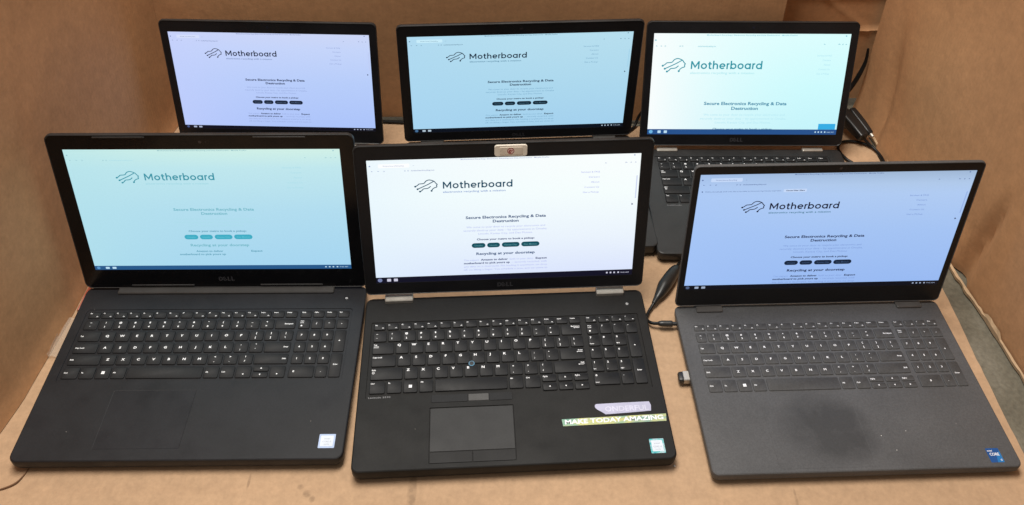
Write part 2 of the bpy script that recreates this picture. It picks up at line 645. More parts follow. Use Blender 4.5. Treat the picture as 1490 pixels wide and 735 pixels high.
def right_disp(s, z):
    # s runs from the viewer to the back corner: a slanting dent near the middle, a fold by the corner
    d = 0.0
    t = s - (0.475 - z * 0.16)
    d -= 0.012 * math.exp(-(t / (0.016 - 0.05 * min(z, 0.2))) ** 2) * (1 / (1 + math.exp((z - 0.15) / 0.02)))
    t2 = s - (0.785 + (z - 0.05) * 0.10)
    d -= 0.012 * math.exp(-(t2 / 0.014) ** 2) * (1 / (1 + math.exp((z - 0.17) / 0.03)))
    d += 0.014 * math.exp(-z / 0.05) * math.exp(-((s - 0.80) / 0.10) ** 2)
    d += 0.004 * math.exp(-((s - 0.62) / 0.006) ** 2) * math.exp(-((z - 0.235) / 0.006) ** 2)
    return d


def right_foot(s):
    return -0.004 + 0.004 * noise.noise(Vector((s * 16, 3.1, 0))) + 0.003 * noise.noise(Vector((s * 60, 1.1, 0)))


RIGHT = [(0.686, 0.42), (0.667, 0.71), (0.646, 0.914), (0.631, 1.143), (0.615, 1.287)]
panel('wall_panel', M['card_wall'], box, RIGHT, right_foot, 0.66, 0.006, 0.005, 110, 60, right_disp)

# the ragged, paler edge along the foot of the right panel
V, F = [], []
rp = catmull([(x, y, 0) for x, y in RIGHT], 26)
for i, p in enumerate(rp):
    d = (rp[min(i + 1, len(rp) - 1)] - rp[max(i - 1, 0)]).normalized()
    nrm = Vector((-d.y, d.x, 0))
    w = 0.0016 + 0.0035 * abs(noise.noise(Vector((i * 0.21, 9, 0)))) + 0.0016 * random.random()
    hgt = 0.0022 + 0.0045 * abs(noise.noise(Vector((i * 0.33, 2, 0)))) + 0.0012 * random.random() + (0.006 if 34 < i < 40 else 0)
    lift = 0.0015 * noise.noise(Vector((i * 0.5, 5, 0)))
    for q, z in ((0.003 + w * 0.2, -0.004 + lift), (0.003 + w, -0.003 + lift), (0.004 + w * 0.9, 0.001 + lift + hgt * 0.4), (0.004, hgt)):
        c_ = p + nrm * q
        V.append((c_.x, c_.y, z))
for i in range(len(rp) - 1):
    for j in range(3):
        F.append((i * 4 + j, i * 4 + 4 + j, i * 4 + 5 + j, i * 4 + 1 + j))
Geo().add(V, F).obj('torn_edge', M['card_torn'], box, s=1, smooth=0)

# bottom sheet the laptops stand on
V, F = [], []
NX, NY = 90, 80
X0, X1, Y0, Y1 = -0.655, 0.614, 0.22, 1.229
for j in range(NY + 1):
    for i in range(NX + 1):
        x = X0 + (X1 - X0) * i / NX
        y = Y0 + (Y1 - Y0) * j / NY
        if i == NX:
            x += 0.0025 * noise.noise(Vector((y * 14, 4, 0))) + 0.001 * noise.noise(Vector((y * 70, 4, 0)))
        if j == NY:
            y += 0.002 * noise.noise(Vector((x * 14, 8, 0)))
        z = -0.0004 - 0.0005 * (1 + noise.noise(Vector((x * 5, y * 5, 0))))
        fold = abs(y - (0.575 + 0.02 * x))
        z -= 0.0010 * math.exp(-(fold / 0.006) ** 2) if -0.60 < x < -0.5 else 0
        V.append((x, y, min(0, z)))
nv = len(V)
V += [(x, y, -0.0058) for x, y, z in V]
w1 = NX + 1
for j in range(NY):
    for i in range(NX):
        a_ = j * w1 + i
        F.append((a_, a_ + 1, a_ + 1 + w1, a_ + w1))
rim = [i for i in range(w1)] + [NX + w1 * j for j in range(1, NY + 1)] + [NY * w1 + i for i in range(NX - 1, -1, -1)] + [w1 * j for j in range(NY - 1, 0, -1)]
for k in range(len(rim)):
    a_, b_ = rim[k], rim[(k + 1) % len(rim)]
    F.append((a_, a_ + nv, b_ + nv, b_))
F.append(tuple(i + nv for i in reversed(rim)))
sheet = Geo().add(V, F).obj('cardboard_sheet', M['card_floor'], s=1, smooth=40)
tag(sheet, 'flat tan cardboard sheet under the six laptops, stained in front', 'cardboard')

tg = tube([(-0.600, 0.549, 0.0002), (-0.582, 0.551, 0.0004), (-0.570, 0.5545, 0.0006), (-0.560, 0.561, 0.0006), (-0.5552, 0.571, 0.0004), (-0.553, 0.580, 0.0002)], [0.0004, 0.0007, 0.0009, 0.0009, 0.0007, 0.0004], 8, 6)
tg.obj('torn_liner_edge', plain('torn_liner', (0.17, 0.085, 0.04), 0.8), sheet, s=1)

# ------------------------------------------------------------------ screens
MOTHER_Z = 0.0


def arc(cx, cy, rx, ry, a0, a1, n=14):
    return [(cx + rx * math.cos(math.radians(a0 + (a1 - a0) * k / n)), cy + ry * math.sin(math.radians(a0 + (a1 - a0) * k / n))) for k in range(n + 1)]


def wordmark():
    """Motherboard in a round geometric hand; cap height 10, returns Geo and width"""
    ge = Geo()
    w = 1.68
    x = 0.0
    R = 3.7          # bowl radius
    X = 7.4          # x-height

    def bowl(cx):
        stroke(ge, arc(cx, X / 2, R - w / 2, R - w / 2, 0, 360, 24)[:-1], w, closed=True)
    for ch in 'Motherboard':
        if ch == 'M':
            stroke(ge, [(x + w / 2, 0), (x + w / 2, 10)], w)
            stroke(ge, [(x + 10.2 - w / 2, 0), (x + 10.2 - w / 2, 10)], w)
            stroke(ge, [(x + w / 2, 9.6), (x + 5.1, 2.6), (x + 10.2 - w / 2, 9.6)], w)
            x += 10.2 + 1.6
        elif ch == 'o':
            bowl(x + R)
            x += 2 * R + 1.1
        elif ch == 't':
            stroke(ge, [(x + 1.9, 9.2), (x + 1.9, 2.0), (x + 2.3, 0.9), (x + 3.3, 0.55), (x + 4.4, 0.95)], w)
            stroke(ge, [(x + 0.1, X - w / 2), (x + 4.3, X - w / 2)], w)
            x += 4.5 + 1.2
        elif ch == 'h':
            stroke(ge, [(x + w / 2, 0), (x + w / 2, 10.6)], w)
            stroke(ge, [(x + 6.4 - w / 2, 0)] + arc(x + 3.2, X - 3.2, 3.2 - w / 2, 3.2 - w / 2, 0, 160, 10), w)
            x += 6.4 + 1.4
        elif ch == 'e':
            stroke(ge, arc(x + R, X / 2, R - w / 2, R - w / 2, -42, -360, 22), w)
            stroke(ge, [(x + w * 0.8, X / 2 - 0.05), (x + 2 * R - w * 0.4, X / 2 - 0.05)], w * 0.9)
            x += 2 * R + 1.2
        elif ch == 'r':
            stroke(ge, [(x + w / 2, 0), (x + w / 2, X)], w)
            stroke(ge, arc(x + 3.5, X - 3.1, 2.9, 2.5, 165, 92, 6), w)
            x += 3.6 + 0.9
        elif ch in 'bad':
            if ch == 'b':
                stroke(ge, [(x + w / 2, 0), (x + w / 2, 10.6)], w)
            else:
                stroke(ge, [(x + 2 * R - w / 2, 0), (x + 2 * R - w / 2, 10.6 if ch == 'd' else X)], w)
            bowl(x + R)
            x += 2 * R + (1.1 if ch == 'b' else 1.6)
    return ge, x - 1.6


WM, WMW = wordmark()


def head_mark(ge, x0, y0, s):
    """head of circuit traces; drawn in the pixels of a 310x190 sketch"""
    def q(l):
        return [(x0 + (px - 108) * s, y0 - (py - 100) * s * 1.05) for px, py in l]
    w = 12.5 * s
    stroke(ge, q([(122, 197), (150, 180), (172, 160), (205, 157), (238, 150), (262, 120), (300, 104), (340, 112), (372, 130), (385, 150), (409, 174)]), w, smooth=4)
    stroke(ge, q([(409, 174), (398, 184), (400, 210), (372, 220), (345, 240), (330, 266)]), w, smooth=3)
    stroke(ge, q([(150, 236), (200, 212), (290, 168), (368, 122)]), w)
    stroke(ge, q([(180, 272), (204, 258), (226, 234), (262, 230), (292, 222), (322, 196)]), w, smooth=4)
    for px, py in ((121, 197), (150, 236), (180, 272), (330, 266)):
        (cx, cy), = q([(px, py)])
        disc(ge, cx, cy, 13.5 * s, 0.0, 10)


def build_screen(root, til, t, d):
    """screen part with the page it shows as sub-parts"""
    w, h = d['scr']
    u0 = d['u0'] * 1000
    k0 = w / 344.2
    sm = screen_mat('screen_' + d['id'], w / 1000, h / 1000, d['bg'], d['bgleft'], d['bgamt'], d.get('glow', 1.0))
    ge = slab(0, w, 0, h, -0.8, 0.0, 0.1, 0.05, 1)
    scr = ge.obj('screen', sm, root, lid_pt(til, t, -w / 2, u0, 0), (PI / 2 - til, 0, 0), smooth=0)
    dy = d.get('dy', 0)
    zoom = d.get('zoom', 1.0)
    tb = d['task_h']
    if zoom == 1.0:
        PX = lambda x: x * k0
        PXL = PX
        PY = lambda y: (y + dy) * k0
        PYC = lambda y: y * k0
        K = k0
    else:
        K = zoom
        PX = lambda x: w / 2 + (x - 173.0) * zoom
        PXL = lambda x: 61.8 + (x - 93.6) * zoom
        PY = lambda y: 114.5 + (y - 148.7) * zoom
        PYC = lambda y: h - (193.6 - y) * zoom
    Z1, Z2 = 0.10, 0.20

    def elem(name, mat):
        class E_:
            pass
        e = E_()
        e.g = Geo()
        e.done = lambda: (e.g.obj(name, mat, scr, smooth=0) if e.g.v else None)
        return e
    P = {k: glow(d['id'] + '_' + k, c_) for k, c_ in d['ink'].items()}
    lim = tb + 0.5

    def T(e, s, x0, x1, y, hh, bold=0.0, f=PX, fy=PY, z=Z1):
        if fy(y) > tb - 3.0:
            put(e.g, s, f(x0), f(x1), fy(y), hh * K, bold, z)
    # browser furniture
    e = elem('title_text', P['small'])
    T(e, 'Motherboard Recycling | Electronics Recycling and Data Destruction - Mozilla Firefox', 117, 228, 190.6, 1.7, 0.01, fy=PYC)
    e.done()
    if not d.get('faint') and zoom == 1:
        e = elem('browser_tab', P['tab'])
        e.g.add(*flat(rr(PXL(14) if zoom == 1 else 10, PXL(53) if zoom == 1 else 60, PYC(181.6), PYC(187.4), 1 * K, 2), Z1 * 0.5))
        e.done()
        e = elem('tab_text', P['small'])
        T(e, 'Motherboard Recycling', 20, 46, 183.6, 1.7, fy=PYC, f=PX if zoom == 1 else (lambda x: x * 1.1))
        T(e, '+', 57, 58.5, 183.4, 1.6, fy=PYC, f=PX if zoom == 1 else (lambda x: x * 1.1))
        e.done()
    e = elem('address_text', P['body'] if d.get('faint') else P['small'])
    fx = (lambda x: x) if zoom == 1 else (lambda x: x + 11)
    T(e, 'motherboardrecycling.com', 54.6, 83.7, 176.0, 2.0, 0.012, f=lambda x: PX(fx(x)) if zoom == 1 else 70 + (x - 54.6) * 0.98, fy=PYC)
    e.done()
    e = elem('toolbar_icons', P['icon'])
    ic = Geo()
    for x in (6, 14, 21, 47, 51, 300, 326, 332, 338):
        xx = x * w / 344.2
        yy = PYC(176.9 if x < 60 else 180.0)
        rad = (0.95 if x not in (326,) else 1.3) * K
        if x in (47, 51, 21, 332):
            stroke(e.g, arc(xx, yy, rad * 0.8, rad * 0.8, 0, 360, 10)[:-1], 0.35 * K, Z1, closed=True)
        else:
            stroke(e.g, [(xx - rad, yy), (xx + rad, yy)], 0.6 * K, Z1)
            stroke(e.g, [(xx - rad, yy), (xx - rad * 0.1, yy + rad)], 0.4 * K, Z1)
    disc(e.g, 336 * w / 344.2, PYC(190.8), 1.0 * K, Z1, 8)
    disc(e.g, 3.6 * w / 344.2, PYC(184.6), 1.1 * K, Z1, 8)
    e.g.v = [(x, y, Z1) for x, y, z in e.g.v]
    e.done()['kind'] = 'stuff'
    if d.get('notice'):
        e = elem('notice_text', P['small'])
        put(e.g, 'Firefox automatically sends some data to the maker so that we can improve your experience.', 9, 104, 165.6, 1.9, 0, Z1)
        disc(e.g, 5.2, 166.4, 1.0, Z1, 8)
        e.done()
        e = elem('notice_button', P['tab'])
        e.g.add(*flat(rr(107, 136, 163.9, 168.8, 0.8, 2), Z1 * 0.5))
        e.done()
        e = elem('button_text', P['dark'])
        put(e.g, 'Choose What I Share', 110, 133.5, 165.5, 2.0, 0.03, Z1)
        e.done()
    # page
    e = elem('head_mark', P['logo'])
    head_mark(e.g, PXL(57.5), PY(162.6), 29.5 / 303 * K)
    e.g.v = [(x, y, Z1) for x, y, z in e.g.v]
    e.done()
    e = elem('wordmark', P['logo'])
    kx = 88.2 / WMW * K
    ky = 10.4 / 10 * K
    e.g.add([(PXL(93.6) + x * kx, PY(148.5) + y * ky, Z1) for x, y, z in WM.v], WM.f)
    e.done()
    e = elem('tagline', P['tag'])
    T(e, 'electronics recycling with a mission', 93.4, 173, 142.0, 3.0, 0.012, f=PXL)
    e.done()
    e = elem('menu_text', P['body'])
    for i_, (s, x0) in enumerate((('Services & FAQ', 269), ('Careers', 279), ('About', 282), ('Contact Us', 274), ('Get a Pickup', 272))):
        f_ = PX if zoom == 1 else (lambda x: w - 26 - (293 - x) * 0.95)
        fy_ = PY if zoom == 1 else (lambda y: 137 - (167 - y) * 1.0)
        T(e, s, x0, 293, 166.3 - 7.7 * i_, 2.3, 0.01, f=f_, fy=fy_)
    e.done()
    e = elem('heading', P['head'])
    T(e, 'Secure Electronics Recycling & Data', 121.3, 225.5, 100.3, 4.3, 0.028)
    T(e, 'Destruction', 156.3, 190.0, 93.7, 4.3, 0.028)
    e.done()
    e = elem('paragraph', P['body'])
    T(e, 'We come to your door to recycle your electronics and', 121.9, 224.6, 85.6, 3.0)
    T(e, 'securely destroy your data \u2013 by appointment in Omaha,', 118.0, 227.5, 80.2, 3.0)
    T(e, 'Lincoln, Kansas City, and Des Moines.', 137.5, 208.5, 74.8, 3.0)
    e.done()
    e = elem('prompt_text', P['strong'])
    T(e, 'Choose your metro to book a pickup:', 135.2, 211.1, 65.6, 3.0, 0.028)
    e.done()
    if zoom == 1.0:
        bt_ = elem('button_text', P['btext'])
        for s, x0, x1 in (('Omaha', 128.3, 146.4), ('Lincoln', 148.6, 165.5), ('Kansas City', 168.0, 191.4), ('Des Moines', 193.6, 217.7)):
            e = elem('button', P['button'])
            e.g.add(*flat(rr(PX(x0), PX(x1), PY(53.3), PY(61.0), 3.8 * K, 5), Z1))
            e.done()
            put(bt_.g, s, PX(x0 + 3.6), PX(x1 - 3.6), PY(55.9), 2.5 * K, 0.01, Z2)
        bt_.done()
        e = elem('heading', P['head'])
        T(e, 'Recycling at your doorstep', 134.2, 211.7, 41.6, 4.2, 0.028)
        e.done()
        eb = elem('paragraph', P['body'])
        if not d.get('faint'):
            T(eb, 'You expect', 117.5, 137.5, 32.0, 2.9)
            T(eb, 'both to your door.', 178.5, 210.5, 32.0, 2.9)
            T(eb, '\u2013 securely recycled, with', 181, 228, 26.7, 2.9)
            T(eb, 'any data on it destroyed. No hauling it anywhere, no drop', 117.5, 228.5, 21.3, 2.9)
            T(eb, 'off, no lifting a finger. You schedule a time, and we come to', 117.0, 229.0, 15.9, 2.9)
        for s_, a0_, a1_, b_ in (('Amazon to deliver', 140, 176, 32.0), ('Expect', 213, 228, 32.0), ('motherboard to pick yours up', 117.5, 178.5, 26.7)):
            es = elem('strong_text', P['strong'])
            T(es, s_, a0_, a1_, b_, 3.1, 0.028)
            es.done()
        eb.done()
    else:
        e = elem('chat_button', P['chat'])
        quad(e.g, 278.6, 306.5, tb, 19.4, Z1)
        e.done()
    if not d.get('faint') and zoom == 1:
        e = elem('mouse_pointer', P['dark'])
        e.g.add([(PX(336.5), PYC(118), Z2), (PX(336.5), PYC(114.6), Z2), (PX(338.8), PYC(115.8), Z2)], [(0, 1, 2)])
        e.done()
        e = elem('scroll_bar', P['tab2'])
        quad(e.g, PX(340.2), PX(341.8), PYC(125), PYC(160), Z1)
        e.done()
    # taskbar
    e = elem('taskbar', P['task'])
    quad(e.g, 0.0, w, 0.0, tb, Z2)
    e.done()
    e = elem('start_icon', P['start'])
    disc(e.g, 5.0 * K ** 0.5, tb * 0.5, tb * 0.34, Z2 + 0.1, 14)
    e.done()
    for x in (17.0, 26.0):
        e = elem('taskbar_icon', P['titem'])
        e.g.add(*flat(rr(x * K ** 0.5 - 2.6, x * K ** 0.5 + 2.6, tb * 0.24, tb * 0.74, 0.6, 2), Z2 + 0.1))
        e.done()
    e = elem('tray_icons', P['titem'])
    for x in (310, 315, 320, 325.5):
        xx = w - (344.2 - x)
        e.g.add(*flat(rr(xx - 1.1, xx + 1.1, tb * 0.36, tb * 0.64, 0.4, 2), Z2 + 0.1))
    put(e.g, '9:42 AM', w - 15.5, w - 4.5, tb * 0.36, 2.1, 0, Z2 + 0.1)
    e.done()['kind'] = 'stuff'
    return scr


def flat(pts, z):
    return [(x, y, z) for x, y in pts], [tuple(range(len(pts)))]


# ------------------------------------------------------------------ keyboards
def rows_keys(cf):
    """list of (x0, x1, top, bottom, kind, legend) in mm on the deck"""
    K = []
    (F0, F1), (N0, N1), (T0, T1), (C0, C1), (S0, S1), (B0, B1) = cf['rows']
    x0, xe, u = cf['x0'], cf['xe'], cf['u']
    np0, npp, has = cf.get('np0', 0), cf.get('npp', 0), 'np0' in cf
    fl = ['Esc'] + ['F%d' % i for i in range(1, 13)] + ['PrtScr', 'Insert', 'Delete']
    fw_ = (xe - x0) / 16
    for i, s in enumerate(fl):
        K.append((x0 + fw_ * i, x0 + fw_ * (i + 1), F0, F1, 'f', s))
    x = x0
    nx = cf['n1']
    K.append((x0, nx, N0, N1, 'dual', '~`'))
    for i, s in enumerate(('!1', '@2', '#3', '$4', '%5', '^6', '&7', '*8', '(9', ')0', '_-', '+=')):
        K.append((nx + u * i, nx + u * (i + 1), N0, N1, 'dual', s))
    K.append((nx + 12 * u, xe, N0, N1, 'wordr', 'Backspace'))
    q = cf['q']
    K.append((x0, q, T0, T1, 'word', 'Tab'))
    for i, s in enumerate('QWERTYUIOP'):
        K.append((q + u * i, q + u * (i + 1), T0, T1, 'let', s))
    K.append((q + 10 * u, q + 11 * u, T0, T1, 'dual', '{['))
    K.append((q + 11 * u, q + 12 * u, T0, T1, 'dual', '}]'))
    K.append((q + 12 * u, xe, T0, T1, 'dual', '|\\'))
    q = cf['a']
    K.append((x0, q, C0, C1, 'word', 'Caps Lock'))
    for i, s in enumerate('ASDFGHJKL'):
        K.append((q + u * i, q + u * (i + 1), C0, C1, 'let', s))
    K.append((q + 9 * u, q + 10 * u, C0, C1, 'dual', ':;'))
    K.append((q + 10 * u, q + 11 * u, C0, C1, 'dual', '"\''))
    K.append((q + 11 * u, xe, C0, C1, 'wordr', 'Enter'))
    q = cf['z']
    K.append((x0, q, S0, S1, 'word', 'Shift'))
    for i, s in enumerate('ZXCVBNM'):
        K.append((q + u * i, q + u * (i + 1), S0, S1, 'let', s))
    for i, s in enumerate(('<,', '>.', '?/')):
        K.append((q + (7 + i) * u, q + (8 + i) * u, S0, S1, 'dual', s))
    K.append((q + 10 * u, xe, S0, S1, 'wordr', 'Shift'))
    b = cf['bot']
    for i, s in enumerate(('Ctrl', 'Fn', 'WIN', 'Alt', '', 'Alt', 'Ctrl')):
        K.append((b[i], b[i + 1], B0, B1, 'win' if s == 'WIN' else ('word' if s else 'blank'), s))
    if cf['arrows'] == 'three':
        for i, (s, s2) in enumerate((('PgUp', 'L'), ('U', 'D'), ('PgDn', 'R'))):
            (A0, A1), (A2, A3) = cf['half']
            K.append((b[7 + i], b[8 + i], A0, A1, 'arrow' if len(s) == 1 else 'word', s))
            K.append((b[7 + i], b[8 + i], A2, A3, 'arrow', s2))
    else:
        (A0, A1), (A2, A3) = cf['half']
        K.append((b[7], b[8], B0, B1, 'arrowl', 'L'))
        K.append((b[8], b[9], A0, A1, 'arrow', 'U'))
        K.append((b[8], b[9], A2, A3, 'arrow', 'D'))
        K.append((b[9], b[10], B0, B1, 'arrowl', 'R'))
    if has:
        for i, s in enumerate(cf['f4']):
            K.append((np0 + npp * i, np0 + npp * (i + 1), F0, F1, 'f', s))
        c = [np0 + npp * i for i in range(5)]
        for i, s in enumerate(('Num', '/', '*', '-')):
            K.append((c[i], c[i + 1], N0, N1, 'word2' if i == 0 else 'num', s))
        for r0_, r1_, ss in ((T0, T1, '789'), (C0, C1, '456'), (S0, S1, '123')):
            for i, s in enumerate(ss):
                K.append((c[i], c[i + 1], r0_, r1_, 'num', s))
        K.append((c[3], c[4], T0, C1, 'nump', '+'))
        K.append((c[0], c[2], B0, B1, 'num0', '0'))
        K.append((c[2], c[3], B0, B1, 'num', '.'))
        K.append((c[3], c[4], S0, B1, 'wordm', 'Enter'))
    return K


_kc, _lc = {}, {}


def key_mesh(w, d, ht, mat, gap):
    k = (round(w, 1), round(d, 1), ht, mat)
    if k not in _kc:
        x, y = k[0] / 2 - gap, k[1] / 2
        _kc[k] = loft([ring(-x, x, -y, y, 1.6, 0, 0, 2), ring(-x, x, -y, y, 1.6, ht - 0.35, 0.1, 2),
                       ring(-x, x, -y, y, 1.4, ht, 0.55, 2)], bottom=False).mesh('key', M[mat], smooth=40)
    return _kc[k]


def legend_mesh(kind, s, w, d, style, z):
    key = (kind, s, round(w, 1), round(d, 1), style, z)
    if key in _lc:
        return _lc[key]
    ge = Geo()
    lx = -w / 2 + (4.0 if style == 'corner' else 4.6)
    H = {'corner': 3.4, 'mid': 3.3, 'slim': 3.0}[style]
    bold = 0.028 if style != 'slim' else 0.022
    if kind == 'let':
        if style == 'corner':
            putc(ge, s, -w / 2 + 5.6, d / 2 - 2.2 - H, H, bold, z, 1.15)
        else:
            putc(ge, s, -0.8, -H / 2 + 0.3, H, bold, z, 1.2)
    elif kind == 'dual':
        hx = -w / 2 + 5.8 if style == 'corner' else -0.8
        putc(ge, s[0], hx, d / 2 - 5.6, 2.6, bold, z, 1.1)
        putc(ge, s[1], hx, -d / 2 + 3.2, 2.6, bold, z, 1.1)
    elif kind in ('num', 'nump', 'num0'):
        cx = {'num': -0.6, 'nump': 0.0, 'num0': -w / 2 + 7.0 if style != 'slim' else 0}[kind]
        cy = d / 2 - 2.2 - 2.8 if (style == 'corner' and kind != 'nump') else -1.2
        if style == 'corner' and kind != 'nump':
            cx = -w / 2 + 4.6
            if s in '790123':
                putc(ge, {'7': 'Home', '9': 'PgUp', '0': 'Insert', '1': 'End', '2': 'v', '3': 'PgDn'}[s], -w / 2 + 2.6, -d / 2 + 2.6, 1.5, 0.02, z, 1, 'L')
        putc(ge, s, cx, cy, 2.7, bold, z, 1.15)
    elif kind in ('word', 'word2', 'wordr', 'wordm', 'f'):
        h = 2.0 if kind != 'f' else 1.8
        yy = d / 2 - 2.0 - h if (style == 'corner') else -h / 2
        if kind == 'f':
            yy = d / 2 - 1.6 - h
        if kind == 'wordm':
            putc(ge, s, 0, 0.0, h, 0.018, z)
        elif kind == 'wordr':
            putc(ge, s, w / 2 - 3.4, yy, h, 0.018, z, 1, 'R')
            if style == 'corner':
                stroke(ge, [(w / 2 - 10, yy - 1.6), (w / 2 - 3.6, yy - 1.6)], 0.5, z)
                ge.add([(w / 2 - 11.5, yy - 1.6, z), (w / 2 - 10, yy - 2.4, z), (w / 2 - 10, yy - 0.8, z)], [(0, 1, 2)])
        elif kind == 'word2':
            putc(ge, 'Num', -w / 2 + 3.0, d / 2 - 4.2, 1.7, 0.018, z, 1, 'L')
            putc(ge, 'Lock', -w / 2 + 3.0, d / 2 - 6.9, 1.7, 0.018, z, 1, 'L')
            if style != 'slim':
                disc(ge, -w / 2 + 5, -d / 2 + 4.4, 1.2, z, 8)
        else:
            putc(ge, s, -w / 2 + 2.7, yy, h, 0.018, z, 0.95 if kind == 'f' else 1, 'L')
            if kind == 'f' and s not in ('F5', 'F7', 'Insert', 'Delete', 'PgUp', 'PgDn', 'Home', 'End'):
                disc(ge, w / 2 - 4.4, -d / 2 + 2.7, 0.85, z, 6)
                stroke(ge, [(w / 2 - 5.6, -d / 2 + 2.5), (w / 2 - 3.2, -d / 2 + 2.5)], 0.6, z)
            if s == 'Tab' and style == 'corner':
                stroke(ge, [(-w / 2 + 2.7, yy - 1.6), (-w / 2 + 9.2, yy - 1.6)], 0.5, z)
                stroke(ge, [(-w / 2 + 2.7, yy - 3.2), (-w / 2 + 9.2, yy - 3.2)], 0.5, z)
            if s == 'Shift' and style == 'corner':
                stroke(ge, [(-w / 2 + 3.2, yy - 3), (-w / 2 + 4.8, yy - 1.4), (-w / 2 + 6.4, yy - 3), (-w / 2 + 5.5, yy - 3), (-w / 2 + 5.5, yy - 4.4), (-w / 2 + 4.1, yy - 4.4), (-w / 2 + 4.1, yy - 3)], 0.4, z, closed=True)
    elif kind == 'win':
        for i in (0, 1):
            for j in (0, 1):
                quad(ge, -1.95 + 2.05 * i, -0.05 + 2.05 * i, -2.0 + 2.05 * j, -0.1 + 2.05 * j, z)
    elif kind in ('arrow', 'arrowl'):
        a_ = {'U': 90, 'D': -90, 'L': 180, 'R': 0}[s]
        cy = 0.2 if kind == 'arrow' else -d / 2 + 5
        ge.add([(1.3 * math.cos(math.radians(a_ + b)), cy + 1.3 * math.sin(math.radians(a_ + b)), z) for b in (0, 125, 235)], [(0, 1, 2)])
    if not ge.v:
        _lc[key] = None
    else:
        ge.v = [(x, y, z) for x, y, _ in ge.v]
        _lc[key] = ge.mesh('legend', M['legend'], smooth=0)
    return _lc[key]


# ------------------------------------------------------------------ laptops
def lid_pt(til, t, x, v, n):
    """metres in the laptop's frame from lid coordinates (mm): across, up the lid, towards the viewer"""
    s, c = math.sin(til), math.cos(til)
    return (x / 1000, (v * s - n * c) / 1000, t + (v * c + n * s) / 1000)


def dell_logo(ge, cx, cy, w, h):
    lw = w / 4.4
    st = h * 0.24
    x = cx - w / 2
    y0, y1 = cy - h / 2, cy + h / 2
    stroke(ge, [(x + st / 2, y0), (x + st / 2, y1)], st)
    stroke(ge, [(x, y1 - st / 2), (x + lw * 0.6, y1 - st / 2), (x + lw, cy + h * 0.18), (x + lw, cy - h * 0.18), (x + lw * 0.6, y0 + st / 2), (x, y0 + st / 2)], st)
    ex = x + lw * 1.7
    c_, s_ = math.cos(math.radians(33)), math.sin(math.radians(33))
    for k in (-1, 0, 1):
        ox, oy = ex - s_ * k * h * 0.36 * 0.9, cy + c_ * k * h * 0.36
        stroke(ge, [(ox - c_ * lw * 0.42, oy - s_ * lw * 0.42), (ox + c_ * lw * 0.42, oy + s_ * lw * 0.42)], st * 0.85)
    stroke(ge, [(ex - c_ * lw * 0.42 - s_ * h * 0.42, cy - s_ * lw * 0.42 + c_ * h * 0.42), (ex - c_ * lw * 0.42 + s_ * h * 0.42, cy - s_ * lw * 0.42 - c_ * h * 0.42)], st * 0.85)
    for k in (2.5, 3.55):
        lx = x + lw * k
        stroke(ge, [(lx + st / 2, y1), (lx + st / 2, y0 + st / 2), (lx + lw * 0.85, y0 + st / 2)], st)


